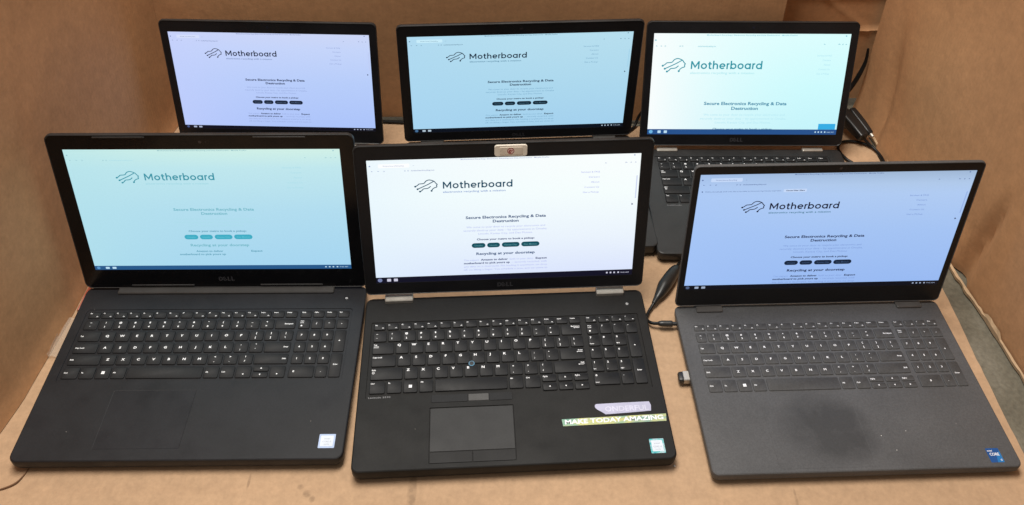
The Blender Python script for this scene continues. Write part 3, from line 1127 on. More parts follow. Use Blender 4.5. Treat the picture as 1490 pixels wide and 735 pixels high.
def make_laptop(d):
    t = d['t']
    til = d['til']
    W, D = d['W'] * 1000, d['D'] * 1000
    H = d['H'] * 1000
    T = t * 1000
    root = link('laptop', None, None, (d['x'], d['y'], 0), (0, 0, d['yaw']))
    tag(root, d['label'], 'laptop', 'open laptops showing the same web page')
    # ---- base
    back = d.get('back', 4)
    R = d.get('rad', 9)
    x0, x1, y0, y1 = -W / 2, W / 2, -D, back
    wells = d['wells']      # (x0,x1,y0,y1,r,depth)
    zb = 2.0
    rings = [ring(x0, x1, y0, y1, R, zb, 7, 6), ring(x0, x1, y0, y1, R, zb + 2.2, 2.2, 6), ring(x0, x1, y0, y1, R, T * 0.45, 0.4, 6), ring(x0, x1, y0, y1, R, T - 2.2, 0, 6),
             ring(x0, x1, y0, y1, R, T - 0.7, 0.5, 6), ring(x0, x1, y0, y1, R, T, 1.6, 6)]
    ge = loft(rings, True, False)
    outer = [(p[0], p[1]) for p in rings[-1]]
    holes = [rr(a_, b_, c_, e_, r_, 3) for a_, b_, c_, e_, r_, _ in wells]
    ge.add(*holed(outer, holes, T))
    for (a_, b_, c_, e_, r_, dep), hl in zip(wells, holes):
        n = len(hl)
        V_ = [(x, y, T) for x, y in hl] + [(x, y, T - dep) for x, y in rr(a_ + 0.4, b_ - 0.4, c_ + 0.4, e_ - 0.4, r_, 3)]
        F_ = [(i, n + i, n + (i + 1) % n, (i + 1) % n) for i in range(n)]
        F_ = [tuple(reversed(f_)) for f_ in F_]
        F_.append(tuple(range(n, 2 * n)))
        ge.add(V_, F_)
    base = ge.obj('base_shell', M[d['deck']], root)
    # seam round the side and the port slots
    for sx in (-1, 1):
        for sy in (y0 + 22, y1 - 22):
            slab(sx * (W / 2 - 40) - 9, sx * (W / 2 - 40) + 9, sy - 4, sy + 4, 0, 2.3, 3, 0.3).obj('rubber_foot', M['rubber'], root)
    # ---- keys
    cf = d['kb']
    dep = d.get('kdepth', 0)
    kh = d['kh']
    gap = cf.get('gap', 1.1)
    for kx0, kx1, ky1, ky0, kind, s in rows_keys(cf):
        w_, d_ = kx1 - kx0, ky1 - ky0
        ko = link('key', key_mesh(w_, d_, kh, d['keymat'], gap), root, ((kx0 + kx1) / 2000, (ky0 + ky1) / 2000, (T - dep) / 1000))
        if d.get('legends', True):
            lm_ = legend_mesh(kind, s, round(w_, 1), round(d_, 1), cf['style'], kh + 0.06)
            if lm_:
                link('legend', lm_, ko)
    # ---- touchpad
    for nm, a_, b_, c_, e_, z0_, z1_, r_, mt in d['pads']:
        slab(a_, b_, c_, e_, T + z0_, T + z1_, r_, 0.25).obj(nm, M[mt], root)
    # ---- power button
    if 'power' in d:
        px_, py_ = d['power']
        gp = Geo()
        gp.add(*[loft([[(px_ + 3.6 * math.cos(a_ * PI / 8), py_ + 3.6 * math.sin(a_ * PI / 8), T - 0.5) for a_ in range(16)],
                       [(px_ + 3.6 * math.cos(a_ * PI / 8), py_ + 3.6 * math.sin(a_ * PI / 8), T + 0.25) for a_ in range(16)],
                       [(px_ + 3.2 * math.cos(a_ * PI / 8), py_ + 3.2 * math.sin(a_ * PI / 8), T + 0.4) for a_ in range(16)]], False).__getattribute__(k_) for k_ in ('v', 'f')])
        pb = gp.obj('power_button', M[d['keymat']], root)
        gl = Geo()
        stroke(gl, [(px_, py_ - 0.2), (px_, py_ + 1.6)], 0.45, T + 0.5)
        stroke(gl, arc(px_, py_, 1.4, 1.4, 125, 415, 10), 0.4, T + 0.5)
        gl.obj('symbol', M['legend'], pb, smooth=0)
    # ---- lid
    rot = (PI / 2 - til, 0, 0)
    v0 = d.get('v0', 10)
    Rl = d.get('lrad', 8)
    LW = W / 2 - d.get('lin', 0)
    o_ = lid_pt(til, t, 0, 0, 0)
    th = d.get('lth', 7.0)
    ge = loft([ring(-LW, LW, v0, H, Rl, -th, 4, 6), ring(-LW, LW, v0, H, Rl, -th + 1.5, 1.2, 6), ring(-LW, LW, v0, H, Rl, -th + 3.5, 0, 6),
               ring(-LW, LW, v0, H, Rl, -0.2, 0, 6), ring(-LW, LW, v0, H, Rl, 0.9, 0.3, 6), ring(-LW, LW, v0, H, Rl, 1.3, 1.0, 6), ring(-LW, LW, v0, H, Rl, 0.7, 1.5, 6)], True, False)
    # close behind the bezel
    rg = [(p[0], p[1]) for p in ring(-LW, LW, v0, H, Rl, 0, 1.5, 6)]
    ge.add(*flat(rg, -1.2))
    n = len(rg)
    ge.add([(x, y, 0.7) for x, y in rg] + [(x, y, -1.2) for x, y in rg], [(i, (i + 1) % n, n + (i + 1) % n, n + i) for i in range(n)])
    lid = ge.obj('lid_shell', M[d.get('lidmat', 'shell')], root, o_, rot)
    sw, sh = d['scr']
    u0 = d['u0'] * 1000
    hole = rr(-sw / 2, sw / 2, u0, u0 + sh, 0.3, 2)
    outer = [(p[0], p[1]) for p in ring(-LW, LW, v0, H, Rl, 0, 1.6, 6)]
    bz = Geo()
    bz.add(*holed(outer, [hole], 0.7))
    n = len(hole)
    inner = rr(-sw / 2 + 0.5, sw / 2 - 0.5, u0 + 0.5, u0 + sh - 0.5, 0.3, 2)
    bz.add([(x, y, 0.7) for x, y in hole] + [(x, y, -0.1) for x, y in hole], [((i + 1) % n, i, n + i, n + (i + 1) % n) for i in range(n)])
    n = len(outer)
    bz.add([(x, y, 0.7) for x, y in outer] + [(x, y, -1.0) for x, y in outer], [((i + 1) % n, i, n + i, n + (i + 1) % n)[::-1] for i in range(n)])
    bezel = bz.obj('bezel', M[d['bezel']], root, o_, rot, smooth=0)
    # webcam and its light
    if d.get('webcam', True):
        gw = Geo()
        cy = H - (H - u0 - sh) / 2
        disc(gw, 0, cy, 2.0, 0.85, 14)
        disc(gw, 7, cy, 0.6, 0.85, 8)
        gw.obj('webcam', M['lens'], root, o_, rot, smooth=0)
    if d.get('logo', True):
        gl = Geo()
        dell_logo(gl, d.get('logox', 0), d.get('logov', 21.5), 21, 7.2)
        gl.v = [(x, y, 0.85) for x, y, _ in gl.v]
        gl.obj('lid_logo', M['logo_grey'], root, o_, rot, smooth=0)
    for bx0, bx1, bv in d.get('bumpers', ()):
        slab(bx0, bx1, bv - 1.1, bv + 1.1, 0.6, 1.5, 1.0, 0.4).obj('rubber_bumper', M['rubber_shiny'], root, o_, rot)
    # ---- hinges
    for hx0, hx1, hy0, hy1, hz0, hz1, mt in d['hinges']:
        slab(hx0, hx1, hy0, hy1, T + hz0, T + hz1, 2.0, 1.2, 4).obj('hinge', M[mt], root)
        # inner barrel joining the lid
    build_screen(root, til, t, d)
    return root


NAVY, BLK = srgb(18, 26, 44), srgb(14, 18, 28)


def inks(logo, head, strong, tagc, body, small, icon, tab, tab2, button, btext, task, start, titem, dark=None, chat=None):
    return dict(logo=logo, head=head, strong=strong, tag=tagc, body=body, small=small, icon=icon, tab=tab, tab2=tab2,
                button=button, btext=btext, task=task, start=start, titem=titem, dark=dark or strong, chat=chat or button)


KB15 = dict(x0=-175.2, xe=98.7, u=18.8, n1=-155.9, q=-145.6, a=-142.3, z=-132.8, np0=103.3, npp=17.2, style='corner', gap=1.15,
            rows=((-40.0, -50.0), (-52.6, -68.8), (-71.2, -88.0), (-90.6, -107.2), (-109.8, -126.8), (-129.4, -146.6)),
            half=((-128.6, -138.6), (-141.2, -151.4)), arrows='three',
            bot=(-175.2, -153.6, -133.4, -113.9, -94.6, -2.8, 17.0, 38.4, 58.5, 78.6, 98.7), f4=('Calc', '-', '--', '='))
KB14 = dict(x0=-140.0, xe=140.0, u=19.2, n1=-120.4, q=-110.2, a=-106.8, z=-97.4, style='corner', gap=1.15,
            rows=((-17.6, -27.2), (-30.0, -46.2), (-48.8, -65.2), (-67.8, -84.2), (-86.8, -103.4), (-106.2, -123.0)),
            half=((-105.4, -115.2), (-117.6, -127.6)), arrows='three',
            bot=(-140.0, -118.6, -98.4, -78.9, -59.6, 36.0, 56.0, 78.0, 98.7, 119.4, 140.0))
KBFR = dict(x0=-162.0, xe=101.6, u=18.5, n1=-146.9, q=-139.4, a=-136.2, z=-127.2, np0=105.0, npp=15.35, style='slim', gap=1.0,
            rows=((-30.0, -39.6), (-43.2, -57.6), (-60.2, -75.6), (-78.6, -93.8), (-96.8, -112.0), (-115.8, -133.2)),
            half=((-115.8, -124.0), (-125.2, -133.4)), arrows='three',
            bot=(-162.0, -143.2, -124.8, -106.4, -87.9, 5.0, 23.3, 42.4, 62.6, 82.9, 101.6), f4=('Calc', '-', '=', 'Pwr'))
KBFL = dict(x0=-173.6, xe=104.2, u=19.2, n1=-154.2, q=-145.2, a=-142.0, z=-132.2, np0=106.8, npp=16.6, style='mid', gap=0.9,
            rows=((-39.6, -50.0), (-53.2, -68.6), (-71.6, -87.2), (-90.0, -105.6), (-108.4, -123.6), (-127.0, -144.0)),
            half=((-126.6, -134.6), (-135.8, -144.0)), arrows='four',
            bot=(-173.6, -152.2, -132.4, -113.0, -94.0, 1.6, 21.6, 41.0, 62.0, 83.4, 104.2), f4=('PgUp', 'PgDn', 'Home', 'End'))

SCR15, SCR14 = (344.2, 193.6), (309.4, 174.0)
SILVER = lambda a_, b_, y_=-6.0, z_=6.0: [(-b_, -a_, y_, 7.0, -2, z_, 'steel'), (a_, b_, y_, 7.0, -2, z_, 'steel')]
PADS15 = [('touchpad_button', -97.6, -53.0, -162.2, -151.6, -0.6, 0.5, 1.5, 'key_black'), ('touchpad_button', -52.4, -27.6, -161.4, -151.9, -0.6, 0.3, 0.8, 'pad_mid'),
          ('touchpad_button', -27.0, 1.4, -162.2, -151.6, -0.6, 0.5, 1.5, 'key_black'),
          ('touchpad', -98.4, 0.9, -227.0, -170.0, -0.9, -0.35, 0.6, 'pad'),
          ('touchpad_button', -98.4, -49.2, -241.6, -228.0, -0.9, -0.2, 0.6, 'pad_dark'), ('touchpad_button', -48.4, 0.9, -241.6, -228.0, -0.9, -0.2, 0.6, 'pad_dark')]
WELL15 = [(-178.0, 175.6, -153.6, -37.2, 2.0, 1.0), (-99.4, 1.9, -242.6, -168.9, 1.0, 0.9)]
WELL14 = [(-143.0, 143.0, -130.5, -14.6, 2.0, 1.0), (-52, 48, -216, -146, 1.0, 0.9)]
PADS14 = [('touchpad', -51, 47, -202, -147, -0.9, -0.35, 0.6, 'pad'), ('touchpad_button', -51, -2.4, -215, -203, -0.9, -0.2, 0.6, 'pad'), ('touchpad_button', -1.6, 47, -215, -203, -0.9, -0.2, 0.6, 'pad')]

LAP = {}
LAP['FL'] = dict(id='left', x=-0.3865, y=0.8339, yaw=0.0239, til=0.122, t=0.020, W=0.3819, D=0.2551, u0=0.035, H=0.2504, scr=SCR15,
    label='front left laptop with a pale teal washed-out screen and one wide centre hinge bar',
    wells=[(-177.5, 175.5, -148.5, -35.0, 4.0, 0.8), (-100.3, 0.3, -240.3, -160.9, 1.5, 0.12)], kdepth=0.8, kh=1.5,
    deck='deck_satin', keymat='key_black', bezel='bezel_gloss', kb=KBFL, v0=3.0, lrad=9, rad=10, power=(165.1, -17.9),
    pads=[('touchpad', -99.9, -0.1, -240.0, -161.2, -0.2, -0.01, 1.2, 'pad_satin')],
    hinges=[(-146.5, 146.5, -9.5, 5.5, -2, 3.6, 'hinge_bar')], bumpers=[(-131.5, -67, 246.6), (66, 131.5, 246.6), (-128.5, -43.5, 8.0), (46, 131.0, 8.0)],
    logov=18.8, logox=1.4, dy=-2.2, task_h=6.8, faint=True,
    bg=[(0.0, srgb(166, 214, 242)), (0.5, srgb(178, 222, 241)), (0.85, srgb(192, 232, 239)), (1.0, srgb(210, 242, 232))], bgleft=srgb(180, 228, 236), bgamt=0.6,
    ink=inks(srgb(58, 150, 168), srgb(118, 184, 200), srgb(96, 160, 184), srgb(160, 214, 226), srgb(170, 220, 232), srgb(130, 180, 190), srgb(150, 198, 208),
             srgb(190, 235, 235), srgb(160, 210, 230), srgb(62, 172, 196), srgb(96, 196, 214), srgb(38, 88, 138), srgb(90, 150, 200), srgb(190, 225, 245)))
LAP['FM'] = dict(id='middle', x=-0.0058, y=0.8255, yaw=0.0626, til=0.1487, t=0.022, W=0.3753, D=0.2491, u0=0.0303, H=0.2451, scr=SCR15,
    label='front middle laptop with bright white screen, cream webcam cover and lettered palm rest tape',
    wells=WELL15, kdepth=1.0, kh=1.9, deck='deck_soft', keymat='key_black', bezel='bezel_matte', kb=KB15, v0=10.5, power=(164.3, -21.0),
    pads=PADS15, hinges=SILVER(124.5, 162.3), logov=21.6, task_h=9.2, webcam=False, glow=1.0,
    bg=[(0.0, srgb(218, 228, 255)), (0.35, srgb(236, 245, 255)), (0.7, srgb(246, 255, 255)), (1.0, srgb(250, 255, 255))], bgleft=srgb(226, 244, 255), bgamt=0.55,
    ink=inks(srgb(20, 74, 98), srgb(46, 78, 124), srgb(44, 58, 112), srgb(120, 150, 205), srgb(176, 184, 236), srgb(140, 152, 196), srgb(150, 165, 205),
             srgb(252, 254, 255), srgb(205, 215, 240), srgb(12, 78, 92), srgb(90, 150, 160), srgb(12, 12, 34), srgb(120, 130, 170), srgb(205, 205, 225)))
LAP['FR'] = dict(id='right', x=0.4043, y=0.82, yaw=0.0449, til=0.0687, t=0.018, W=0.3614, D=0.2419, u0=0.0339, H=0.2408, scr=SCR15,
    label='front right grey laptop with light blue screen and blue chip sticker on its palm rest',
    wells=[(-102.2, 10.7, -237.1, -155.3, 1.5, 0.12)], kdepth=0, kh=1.1, deck='deck_grey', keymat='key_grey', bezel='bezel_grey', lidmat='deck_grey', kb=KBFR, v0=4.0, lrad=7, rad=8,
    pads=[('touchpad', -101.9, 10.4, -236.8, -155.6, -0.2, -0.01, 1.2, 'pad_grey')], lth=6,
    hinges=[(-152, -116.5, -9.2, 4.0, -2, 3.4, 'hinge_grey'), (121.9, 156, -9.2, 4.0, -2, 3.4, 'hinge_grey')], logo=False,
    dy=-12.2, task_h=7.6, notice=True,
    bg=[(0.0, srgb(152, 186, 244)), (0.5, srgb(164, 196, 245)), (0.82, srgb(176, 204, 244)), (0.9, srgb(176, 202, 236)), (1.0, srgb(160, 184, 214))], bgleft=srgb(168, 200, 250), bgamt=0.5,
    ink=inks(srgb(14, 20, 48), srgb(20, 30, 74), srgb(18, 26, 64), srgb(44, 110, 128), srgb(122, 150, 210), srgb(78, 100, 152), srgb(90, 112, 165),
             srgb(196, 216, 248), srgb(150, 178, 230), srgb(16, 34, 58), srgb(60, 84, 120), srgb(8, 10, 22), srgb(80, 96, 130), srgb(160, 175, 200)))
LAP['BL'] = dict(id='backleft', x=-0.3752, y=1.1385, yaw=-0.0097, til=0.1195, t=0.020, W=0.3331, D=0.229, u0=0.0323, H=0.2262, scr=SCR14,
    label='back left laptop with lavender-blue screen against the left corner of the box',
    wells=WELL14, kdepth=1.0, kh=1.9, deck='deck_black', keymat='key_black', bezel='bezel_matte', kb=KB14, v0=8, pads=PADS14,
    hinges=SILVER(105, 140), task_h=6.0, legends=False, logo=False,
    bg=[(0.0, srgb(172, 196, 252)), (0.5, srgb(184, 206, 252)), (0.85, srgb(198, 214, 252)), (1.0, srgb(206, 216, 248))], bgleft=srgb(196, 208, 255), bgamt=0.6,
    ink=inks(srgb(20, 30, 56), srgb(24, 38, 76), srgb(24, 34, 66), srgb(110, 130, 170), srgb(146, 164, 214), srgb(100, 118, 164), srgb(120, 138, 180),
             srgb(212, 222, 252), srgb(190, 204, 245), srgb(22, 34, 56), srgb(80, 100, 130), srgb(10, 10, 26), srgb(70, 90, 140), srgb(170, 180, 205)))
LAP['BM'] = dict(id='backmiddle', x=0.0119, y=1.1606, yaw=0.0707, til=-0.0501, t=0.022, W=0.3751, D=0.2507, u0=0.0225, H=0.2368, scr=SCR15,
    label='back middle laptop with sky-blue screen against the back wall of the box',
    wells=WELL15, kdepth=1.0, kh=1.9, deck='deck_black', keymat='key_black', bezel='bezel_matte', kb=KB15, v0=4.0, pads=PADS15,
    hinges=[(-162, -124, -6, 6, -2, 3.4, 'hinge_grey'), (124, 162, -6, 6, -2, 3.4, 'hinge_grey')], task_h=8.0, legends=False, logov=12.5,
    bg=[(0.0, srgb(164, 210, 240)), (0.5, srgb(174, 218, 240)), (1.0, srgb(184, 224, 240))], bgleft=srgb(172, 216, 244), bgamt=0.5,
    ink=inks(srgb(14, 36, 58), srgb(18, 46, 76), srgb(18, 40, 66), srgb(80, 130, 158), srgb(112, 162, 194), srgb(76, 114, 140), srgb(90, 130, 155),
             srgb(200, 236, 250), srgb(165, 212, 235), srgb(16, 36, 52), srgb(70, 110, 130), srgb(6, 14, 28), srgb(70, 110, 150), srgb(175, 195, 210)))
LAP['BR'] = dict(id='backright', x=0.3764, y=1.1424, yaw=0.0161, til=0.2435, t=0.020, W=0.3333, D=0.2297, u0=0.0294, H=0.2231, scr=SCR14,
    label='back right laptop with enlarged teal logo on pale cyan screen and keyboard partly in view',
    wells=WELL14, kdepth=1.0, kh=1.9, deck='deck_black', keymat='key_black', bezel='bezel_matte', kb=KB14, v0=9.0, pads=PADS14,
    hinges=SILVER(103, 137, -3.5, 3.5), task_h=9.2, zoom=1.285, logov=20.0, logox=-8, glow=1.0,
    bg=[(0.0, srgb(196, 244, 252)), (0.5, srgb(206, 252, 255)), (1.0, srgb(220, 255, 255))], bgleft=srgb(252, 255, 255), bgamt=0.95,
    ink=inks(srgb(40, 150, 166), srgb(70, 142, 172), srgb(60, 120, 150), srgb(176, 230, 238), srgb(180, 230, 242), srgb(130, 200, 215), srgb(130, 195, 210),
             srgb(228, 255, 255), srgb(190, 235, 245), srgb(20, 90, 110), srgb(90, 170, 190), srgb(34, 80, 140), srgb(110, 180, 225), srgb(190, 225, 245), chat=srgb(48, 172, 228)))
for k_ in LAP:
    LAP[k_]['root'] = make_laptop(LAP[k_])


# ---- stickers and other small parts on the decks
def chip_sticker(root, T, x0, x1, y0, y1, style):
    st = slab(x0, x1, y0, y1, T, T + 0.12, 0.8, 0.05).obj('chip_sticker', M[{'blue': 'chip_blue', 'holo': 'chip_holo', 'pale': 'chip_pale'}[style]], root)
    xm = (x0 + x1) / 2
    w = x1 - x0
    if style == 'blue':
        e = Geo()
        e.add([(xm, y0, T + 0.16), (x1, y0, T + 0.16), (x1, y1 - 3, T + 0.16), (xm + 2, y0 + 8, T + 0.16)], [(0, 1, 2, 3)])
        e.obj('print', M['chip_blue2'], st, smooth=0)
        e = Geo()
        put(e, 'intel', x0 + 1.4, x0 + 7.0, y1 - 4.2, 2.0, 0.02, T + 0.2)
        put(e, 'CORE', x0 + 2.4, x1 - 2.0, (y0 + y1) / 2 - 0.4, 3.6, 0.02, T + 0.2)
        put(e, 'i5', x1 - 3.2, x1 - 1.2, y0 + 2.0, 2.2, 0.02, T + 0.2)
        e.obj('print', M['ink_white'], st, smooth=0)
    else:
        e = Geo()
        e.add(*flat(rr(x0 + 2.0, x1 - 2.0, y0 + 2.4, y1 - 2.0, 0.8, 2), T + 0.16))
        e.obj('print', M['chip_white'], st, smooth=0)
        e = Geo()
        put(e, 'intel', xm - 3.4, xm + 3.4, y1 - 7.0, 2.2, 0.0, T + 0.2)
        put(e, 'CORE i5', xm - 5.0, xm + 5.0, y0 + 7.4, 2.0, 0.0, T + 0.2)
        put(e, 'inside', xm - 3.0, xm + 3.0, y0 + 4.2, 1.6, 0.0, T + 0.2)
        e.obj('print', M['chip_text'], st, smooth=0)


chip_sticker(LAP['FL']['root'], 20.0, 160.5, 179.5, -241.0, -223.0, 'pale')
chip_sticker(LAP['FM']['root'], 22.0, 158.0, 175.0, -241.5, -223.0, 'holo')
chip_sticker(LAP['FR']['root'], 18.0, 145.5, 161.0, -236.0, -218.0, 'blue')

fm = LAP['FM']['root']
# lettered tapes
st = Geo().add([(58.4, -192.4, 22.15), (184.6, -190.4, 22.15), (183.4, -200.2, 22.15), (59.3, -201.6, 22.15),
                (58.4, -192.4, 22.0), (184.6, -190.4, 22.0), (183.4, -200.2, 22.0), (59.3, -201.6, 22.0)],
               [(3, 2, 1, 0), (0, 1, 5, 4), (1, 2, 6, 5), (2, 3, 7, 6), (3, 0, 4, 7)]).obj('lettered_tape', M['tape_holo'], fm, smooth=0)
st['label'] = 'green and yellow holographic tape reading MAKE TODAY AMAZING'
e = Geo()
put(e, 'MAKE TODAY AMAZING', 62, 180.5, -199.2, 5.9, 0.03, 22.22)
e.v = [(x, y + (x - 60) * 0.013, z) for x, y, z in e.v]
e.obj('lettering', M['ink_white'], st, smooth=0)
top = [(100.6, -174.6), (102.5, -173.6), (135, -173.0), (167.0, -172.8), (168.6, -178), (167.4, -185.6), (150, -186.6), (112, -188.2), (107.5, -184.6), (102.5, -181.0), (100.2, -178.0)]
ge = Geo().add(*flat(top[::-1], 22.2))
n = len(top)
ge.add([(x, y, 22.2) for x, y in top] + [(x, y, 22.0) for x, y in top], [(i, (i + 1) % n, n + (i + 1) % n, n + i) for i in range(n)])
st = ge.obj('lettered_tape', M['tape_lilac'], fm, smooth=0)
st['label'] = 'torn lilac tape with pale raised letters ONDERFUL'
e = Geo()
put(e, 'ONDERFUL', 112, 165.0, -184.4, 7.2, 0.02, 22.27)
e.obj('lettering', M['tape_letter'], st, smooth=0)
# model name, pointing stick
e = Geo()
put(e, 'Latitude 5570', -174.5, -147.5, -152.2, 2.3, 0.0, 21.08)
e.obj('model_name', M['legend_faint'], fm, smooth=0)
e = Geo()
put(e, 'Latitude', -138, -116, -129.4, 2.0, 0.0, 19.08)
e.obj('model_name', M['legend_faint'], LAP['BR']['root'], smooth=0)
for nm_, T_ in (('FM', 22.0),):
    px_, py_ = -47.6, -108.4
    def circ(r, z):
        return [(px_ + r * math.cos(2 * PI * a_ / 18), py_ + r * math.sin(2 * PI * a_ / 18), T_ + z) for a_ in range(18)]
    ps = loft([circ(3.9, 0.2), circ(3.9, 1.4), circ(3.5, 1.8), circ(2.9, 1.75)]).obj('pointing_stick', M['stick_ring'], LAP[nm_]['root'])
    loft([circ(2.8, 1.5), circ(2.8, 1.9), circ(1.8, 2.2)]).obj('rubber_cap', M['stick'], ps)

# lint on the grey palm rest
fr = LAP['FR']['root']
for x_, y_ in ((41.4, -217.0), (61.7, -192.5), (30.0, -198.0)):
    g_ = Geo()
    disc(g_, x_, y_, 0.5, 18.12, 6)
    g_.obj('lint', M['crumb'], fr, smooth=0)

# webcam cover on the middle lid
d = LAP['FM']
rot = (PI / 2 - d['til'], 0, 0)
o_ = lid_pt(d['til'], d['t'], 0, 0, 0)
wc = slab(-12.9, 28.0, 225.6, 242.2, 0.7, 2.6, 3.5, 0.7, 5).obj('webcam_cover', M['cover_cream'], fm, o_, rot)
wc['label'] = 'cream plastic sliding webcam cover with a red round emblem'
slab(-6.5, 22.5, 228.4, 239.2, 2.6, 3.0, 1.5, 0.3, 3).obj('slider', M['cover_inset'], wc)
e = Geo()
stroke(e, arc(7.3, 233.8, 4.0, 4.0, 0, 360, 18)[:-1], 1.0, 3.08, closed=True)
stroke(e, [(4.8, 232.0), (6.4, 235.2), (8.0, 233.6), (9.8, 234.6)], 1.4, 3.08)
disc(e, 6.4, 231.8, 1.3, 3.08, 8)
e.obj('emblem', M['emblem_red'], wc, smooth=0)
e = Geo()
disc(e, 7.3, 233.8, 3.6, 3.04, 16)
e.obj('emblem_disc', M['emblem_pale'], wc, smooth=0)

# ------------------------------------------------------------------ cables and small things
# power lead of the front right laptop
pw = link('power_cable', None, None, (0.205, 0.839, 0))
tag(pw, 'black power lead with fat tapered adapter plugged into the front right laptop', 'cable')


def part_at(ge, name, mat, root, smooth=35):
    lx, ly, lz = root.location
    ge.v = [(x - lx, y - ly, z - lz) for x, y, z in ge.v]
    return ge.obj(name, mat, root, s=1, smooth=smooth)


part_at(tube([(0.2265, 0.7925, 0.0095), (0.219, 0.7925, 0.0095), (0.2185, 0.7925, 0.0095), (0.205, 0.7925, 0.0095), (0.200, 0.793, 0.009)],
             [0.0028, 0.0028, 0.0042, 0.0040, 0.0024], 14, 4), 'barrel_plug', M['plug'], pw)
part_at(tube([(0.201, 0.793, 0.009), (0.192, 0.795, 0.0075), (0.1865, 0.803, 0.005), (0.190, 0.815, 0.004), (0.1955, 0.824, 0.0055), (0.199, 0.829, 0.0075)], 0.0022, 10, 8), 'lead', M['cable'], pw)
part_at(tube([(0.1985, 0.828, 0.008), (0.204, 0.837, 0.0085), (0.210, 0.846, 0.0095), (0.217, 0.858, 0.0105), (0.226, 0.872, 0.0105), (0.234, 0.885, 0.0095), (0.239, 0.893, 0.009)],
             [0.0028, 0.0045, 0.0072, 0.0095, 0.0092, 0.0080, 0.0055], 16, 6), 'adapter_body', M['plug'], pw)
part_at(tube([(0.238, 0.892, 0.009), (0.246, 0.905, 0.006), (0.262, 0.915, 0.0035), (0.290, 0.915, 0.003), (0.32, 0.905, 0.003)], 0.0024, 10, 8), 'lead', M['cable'], pw)

# plugs and lead in the back right corner
pc = link('power_cable', None, None, (0.590, 1.205, 0))
tag(pc, 'black power plugs with a looped lead in the back right corner of the box', 'cable')


def brick(root, name, a_, b_, w, h, mat):
    """chunky rounded plug body from a to b"""
    a_, b_ = Vector(a_), Vector(b_)
    d_ = (b_ - a_)
    L_ = d_.length
    q = d_.to_track_quat('Y', 'Z').to_matrix()
    rings = []
    for t_, k in ((0, 0.72), (0.04, 0.92), (0.15, 1.0), (0.6, 1.0), (0.85, 0.86), (0.97, 0.78), (1.0, 0.6)):
        rings.append([tuple(a_ + q @ Vector((x, L_ * t_, z))) for x, z in rr(-w / 2 * k, w / 2 * k, -h / 2 * k, h / 2 * k, min(w, h) * 0.28 * k, 4)])
    g_ = loft(rings)
    return part_at(g_, name, mat, root)


brick(pc, 'plug_body', (0.570, 1.238, 0.030), (0.594, 1.182, 0.018), 0.022, 0.020, M['plug'])
brick(pc, 'plug_body', (0.586, 1.240, 0.034), (0.607, 1.190, 0.020), 0.013, 0.012, M['plug'])
part_at(tube([(0.6065, 1.191, 0.0205), (0.6095, 1.184, 0.019)], 0.0028, 8, 2), 'plug_pin', M['steel'], pc)
part_at(tube([(0.594, 1.184, 0.016), (0.604, 1.178, 0.008), (0.612, 1.168, 0.004), (0.617, 1.150, 0.003), (0.616, 1.125, 0.003)], 0.0025, 10, 8), 'lead', M['cable'], pc)
part_at(tube([(0.609, 1.174, 0.004), (0.595, 1.186, 0.0035), (0.575, 1.191, 0.003), (0.558, 1.185, 0.003), (0.5505, 1.168, 0.003), (0.556, 1.146, 0.003), (0.566, 1.130, 0.003), (0.566, 1.10, 0.003)], 0.0025, 10, 8), 'lead', M['cable'], pc)
part_at(tube([(0.572, 1.237, 0.03), (0.566, 1.250, 0.035), (0.574, 1.262, 0.04), (0.590, 1.274, 0.055), (0.600, 1.278, 0.080), (0.607, 1.283, 0.105), (0.606, 1.285, 0.13)], [0.003, 0.003, 0.003, 0.004, 0.004, 0.003, 0.002], 10, 8), 'lead', M['cable'], pc)

# lead behind the back middle laptop
lb = tube([(0.165, 1.19, 0.004), (0.195, 1.205, 0.003), (0.212, 1.222, 0.004), (0.219, 1.232, 0.016), (0.227, 1.234, 0.030), (0.240, 1.232, 0.038), (0.26, 1.222, 0.02), (0.275, 1.20, 0.004)], 0.0026, 10, 8)
tag(lb.obj('lead', M['cable'], s=1), 'thin black lead against the back wall between the middle and right back laptops', 'cable')
# dark tube, not a lead, standing in for the back wall's shadow gap
lb = tube([(-0.30, 1.2265, 0.0028), (-0.235, 1.2285, 0.0028), (-0.19, 1.227, 0.0028), (-0.10, 1.222, 0.0028)], 0.0026, 10, 8)
tag(lb.obj('lead', M['cable'], s=1), 'dark strip standing in for the shadow gap at the foot of the back wall beside the back left laptop', 'cable')

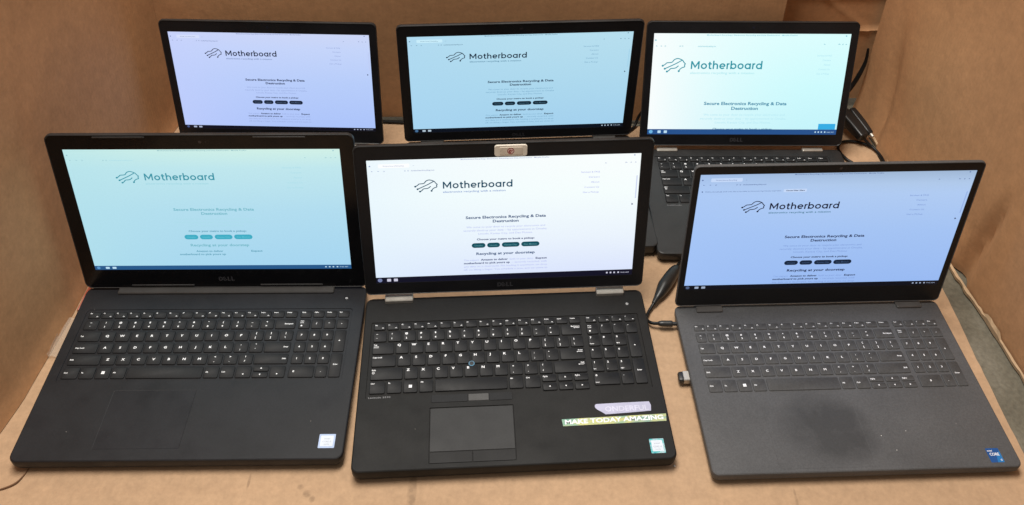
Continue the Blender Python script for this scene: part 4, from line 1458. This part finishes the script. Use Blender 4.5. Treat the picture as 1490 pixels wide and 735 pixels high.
# nano receiver in the side of the front right laptop
ur = link('usb_receiver', None, None, (0.2245, 0.7085, 0))
tag(ur, 'tiny black usb receiver with metal sleeve in the side of the front right laptop', 'usb receiver')
g_ = slab(-3.4, 8.0, -7.0, 7.0, 5.4, 12.9, 0.9, 0.8)
g_.obj('metal_sleeve', M['steel'], ur, rot=(0, 0, 0.0449))
V_ = []
rings = [[(x_, y, z) for y, z in rr(-7.2 + q, 7.2 - q, 4.6 + q, 12.4 - q, 2.6, 4)] for x_, q in ((-2.6, 0.3), (-3.4, 0), (-6.0, 0), (-8.4, 0.6), (-9.2, 2.0))]
loft(rings).obj('body', M['plug'], ur, rot=(0, 0, 0.0449))

# clear packing tape over the foot of the left panel
for (a0, a1, b0, b1, lb) in ((0.733, 0.796, 0.014, 0.007, 'wrinkled clear packing tape on the left box edge beside the keyboard'),):
    V, F = [], []
    for i in range(13):
        y = a0 + (a1 - a0) * i / 12
        for j, (dx, z) in enumerate(((-0.0005, b1), (0.0002, b1 * 0.5), (0.004, 0.0030), (0.010, 0.0012), (0.016, 0.0008))):
            wob = 0.0012 * noise.noise(Vector((y * 90, j * 0.7, 3)))
            V.append((-0.5985 + dx + 0.003 + abs(wob), y + 0.002 * noise.noise(Vector((j * 1.1, i * 0.0 + a0 * 9, 0))) * (1 if i in (0, 12) else 0), z + wob * 0.6))
    for i in range(12):
        for j in range(4):
            F.append((i * 5 + j, i * 5 + j + 1, i * 5 + 6 + j, i * 5 + 5 + j))
    tag(Geo().add(V, F).obj('packing_tape', M['clear_tape'], s=1), lb, 'tape')

# red wire end by the left panel, crumb on the sheet
tag(tube([(-0.5865, 0.808, 0.002), (-0.5850, 0.820, 0.004), (-0.5845, 0.832, 0.006), (-0.5850, 0.846, 0.004), (-0.5856, 0.860, 0.0025)], 0.0019, 8, 6).obj('red_wire', M['red_wire'], s=1),
    'short reddish wire beside the hinge of the front left laptop', 'wire')
ge = Geo()
V = []
for k in range(14):
    z = 1 - 2 * (k + 0.5) / 14
    a_ = k * 2.4
    r_ = math.sqrt(1 - z * z)
    V.append((r_ * math.cos(a_), r_ * math.sin(a_), z))
import bmesh
bm = bmesh.new()
bmesh.ops.create_icosphere(bm, subdivisions=1, radius=0.0013)
for v_ in bm.verts:
    v_.co *= random.uniform(0.7, 1.2)
    v_.co.z *= 0.6
me = bpy.data.meshes.new('crumb')
bm.to_mesh(me)
bm.free()
me.materials.append(M['crumb'])
tag(link('crumb', me, None, (0.196, 0.592, 0.0004)), 'tiny white crumb on the cardboard beside the middle laptop corner', 'crumb')
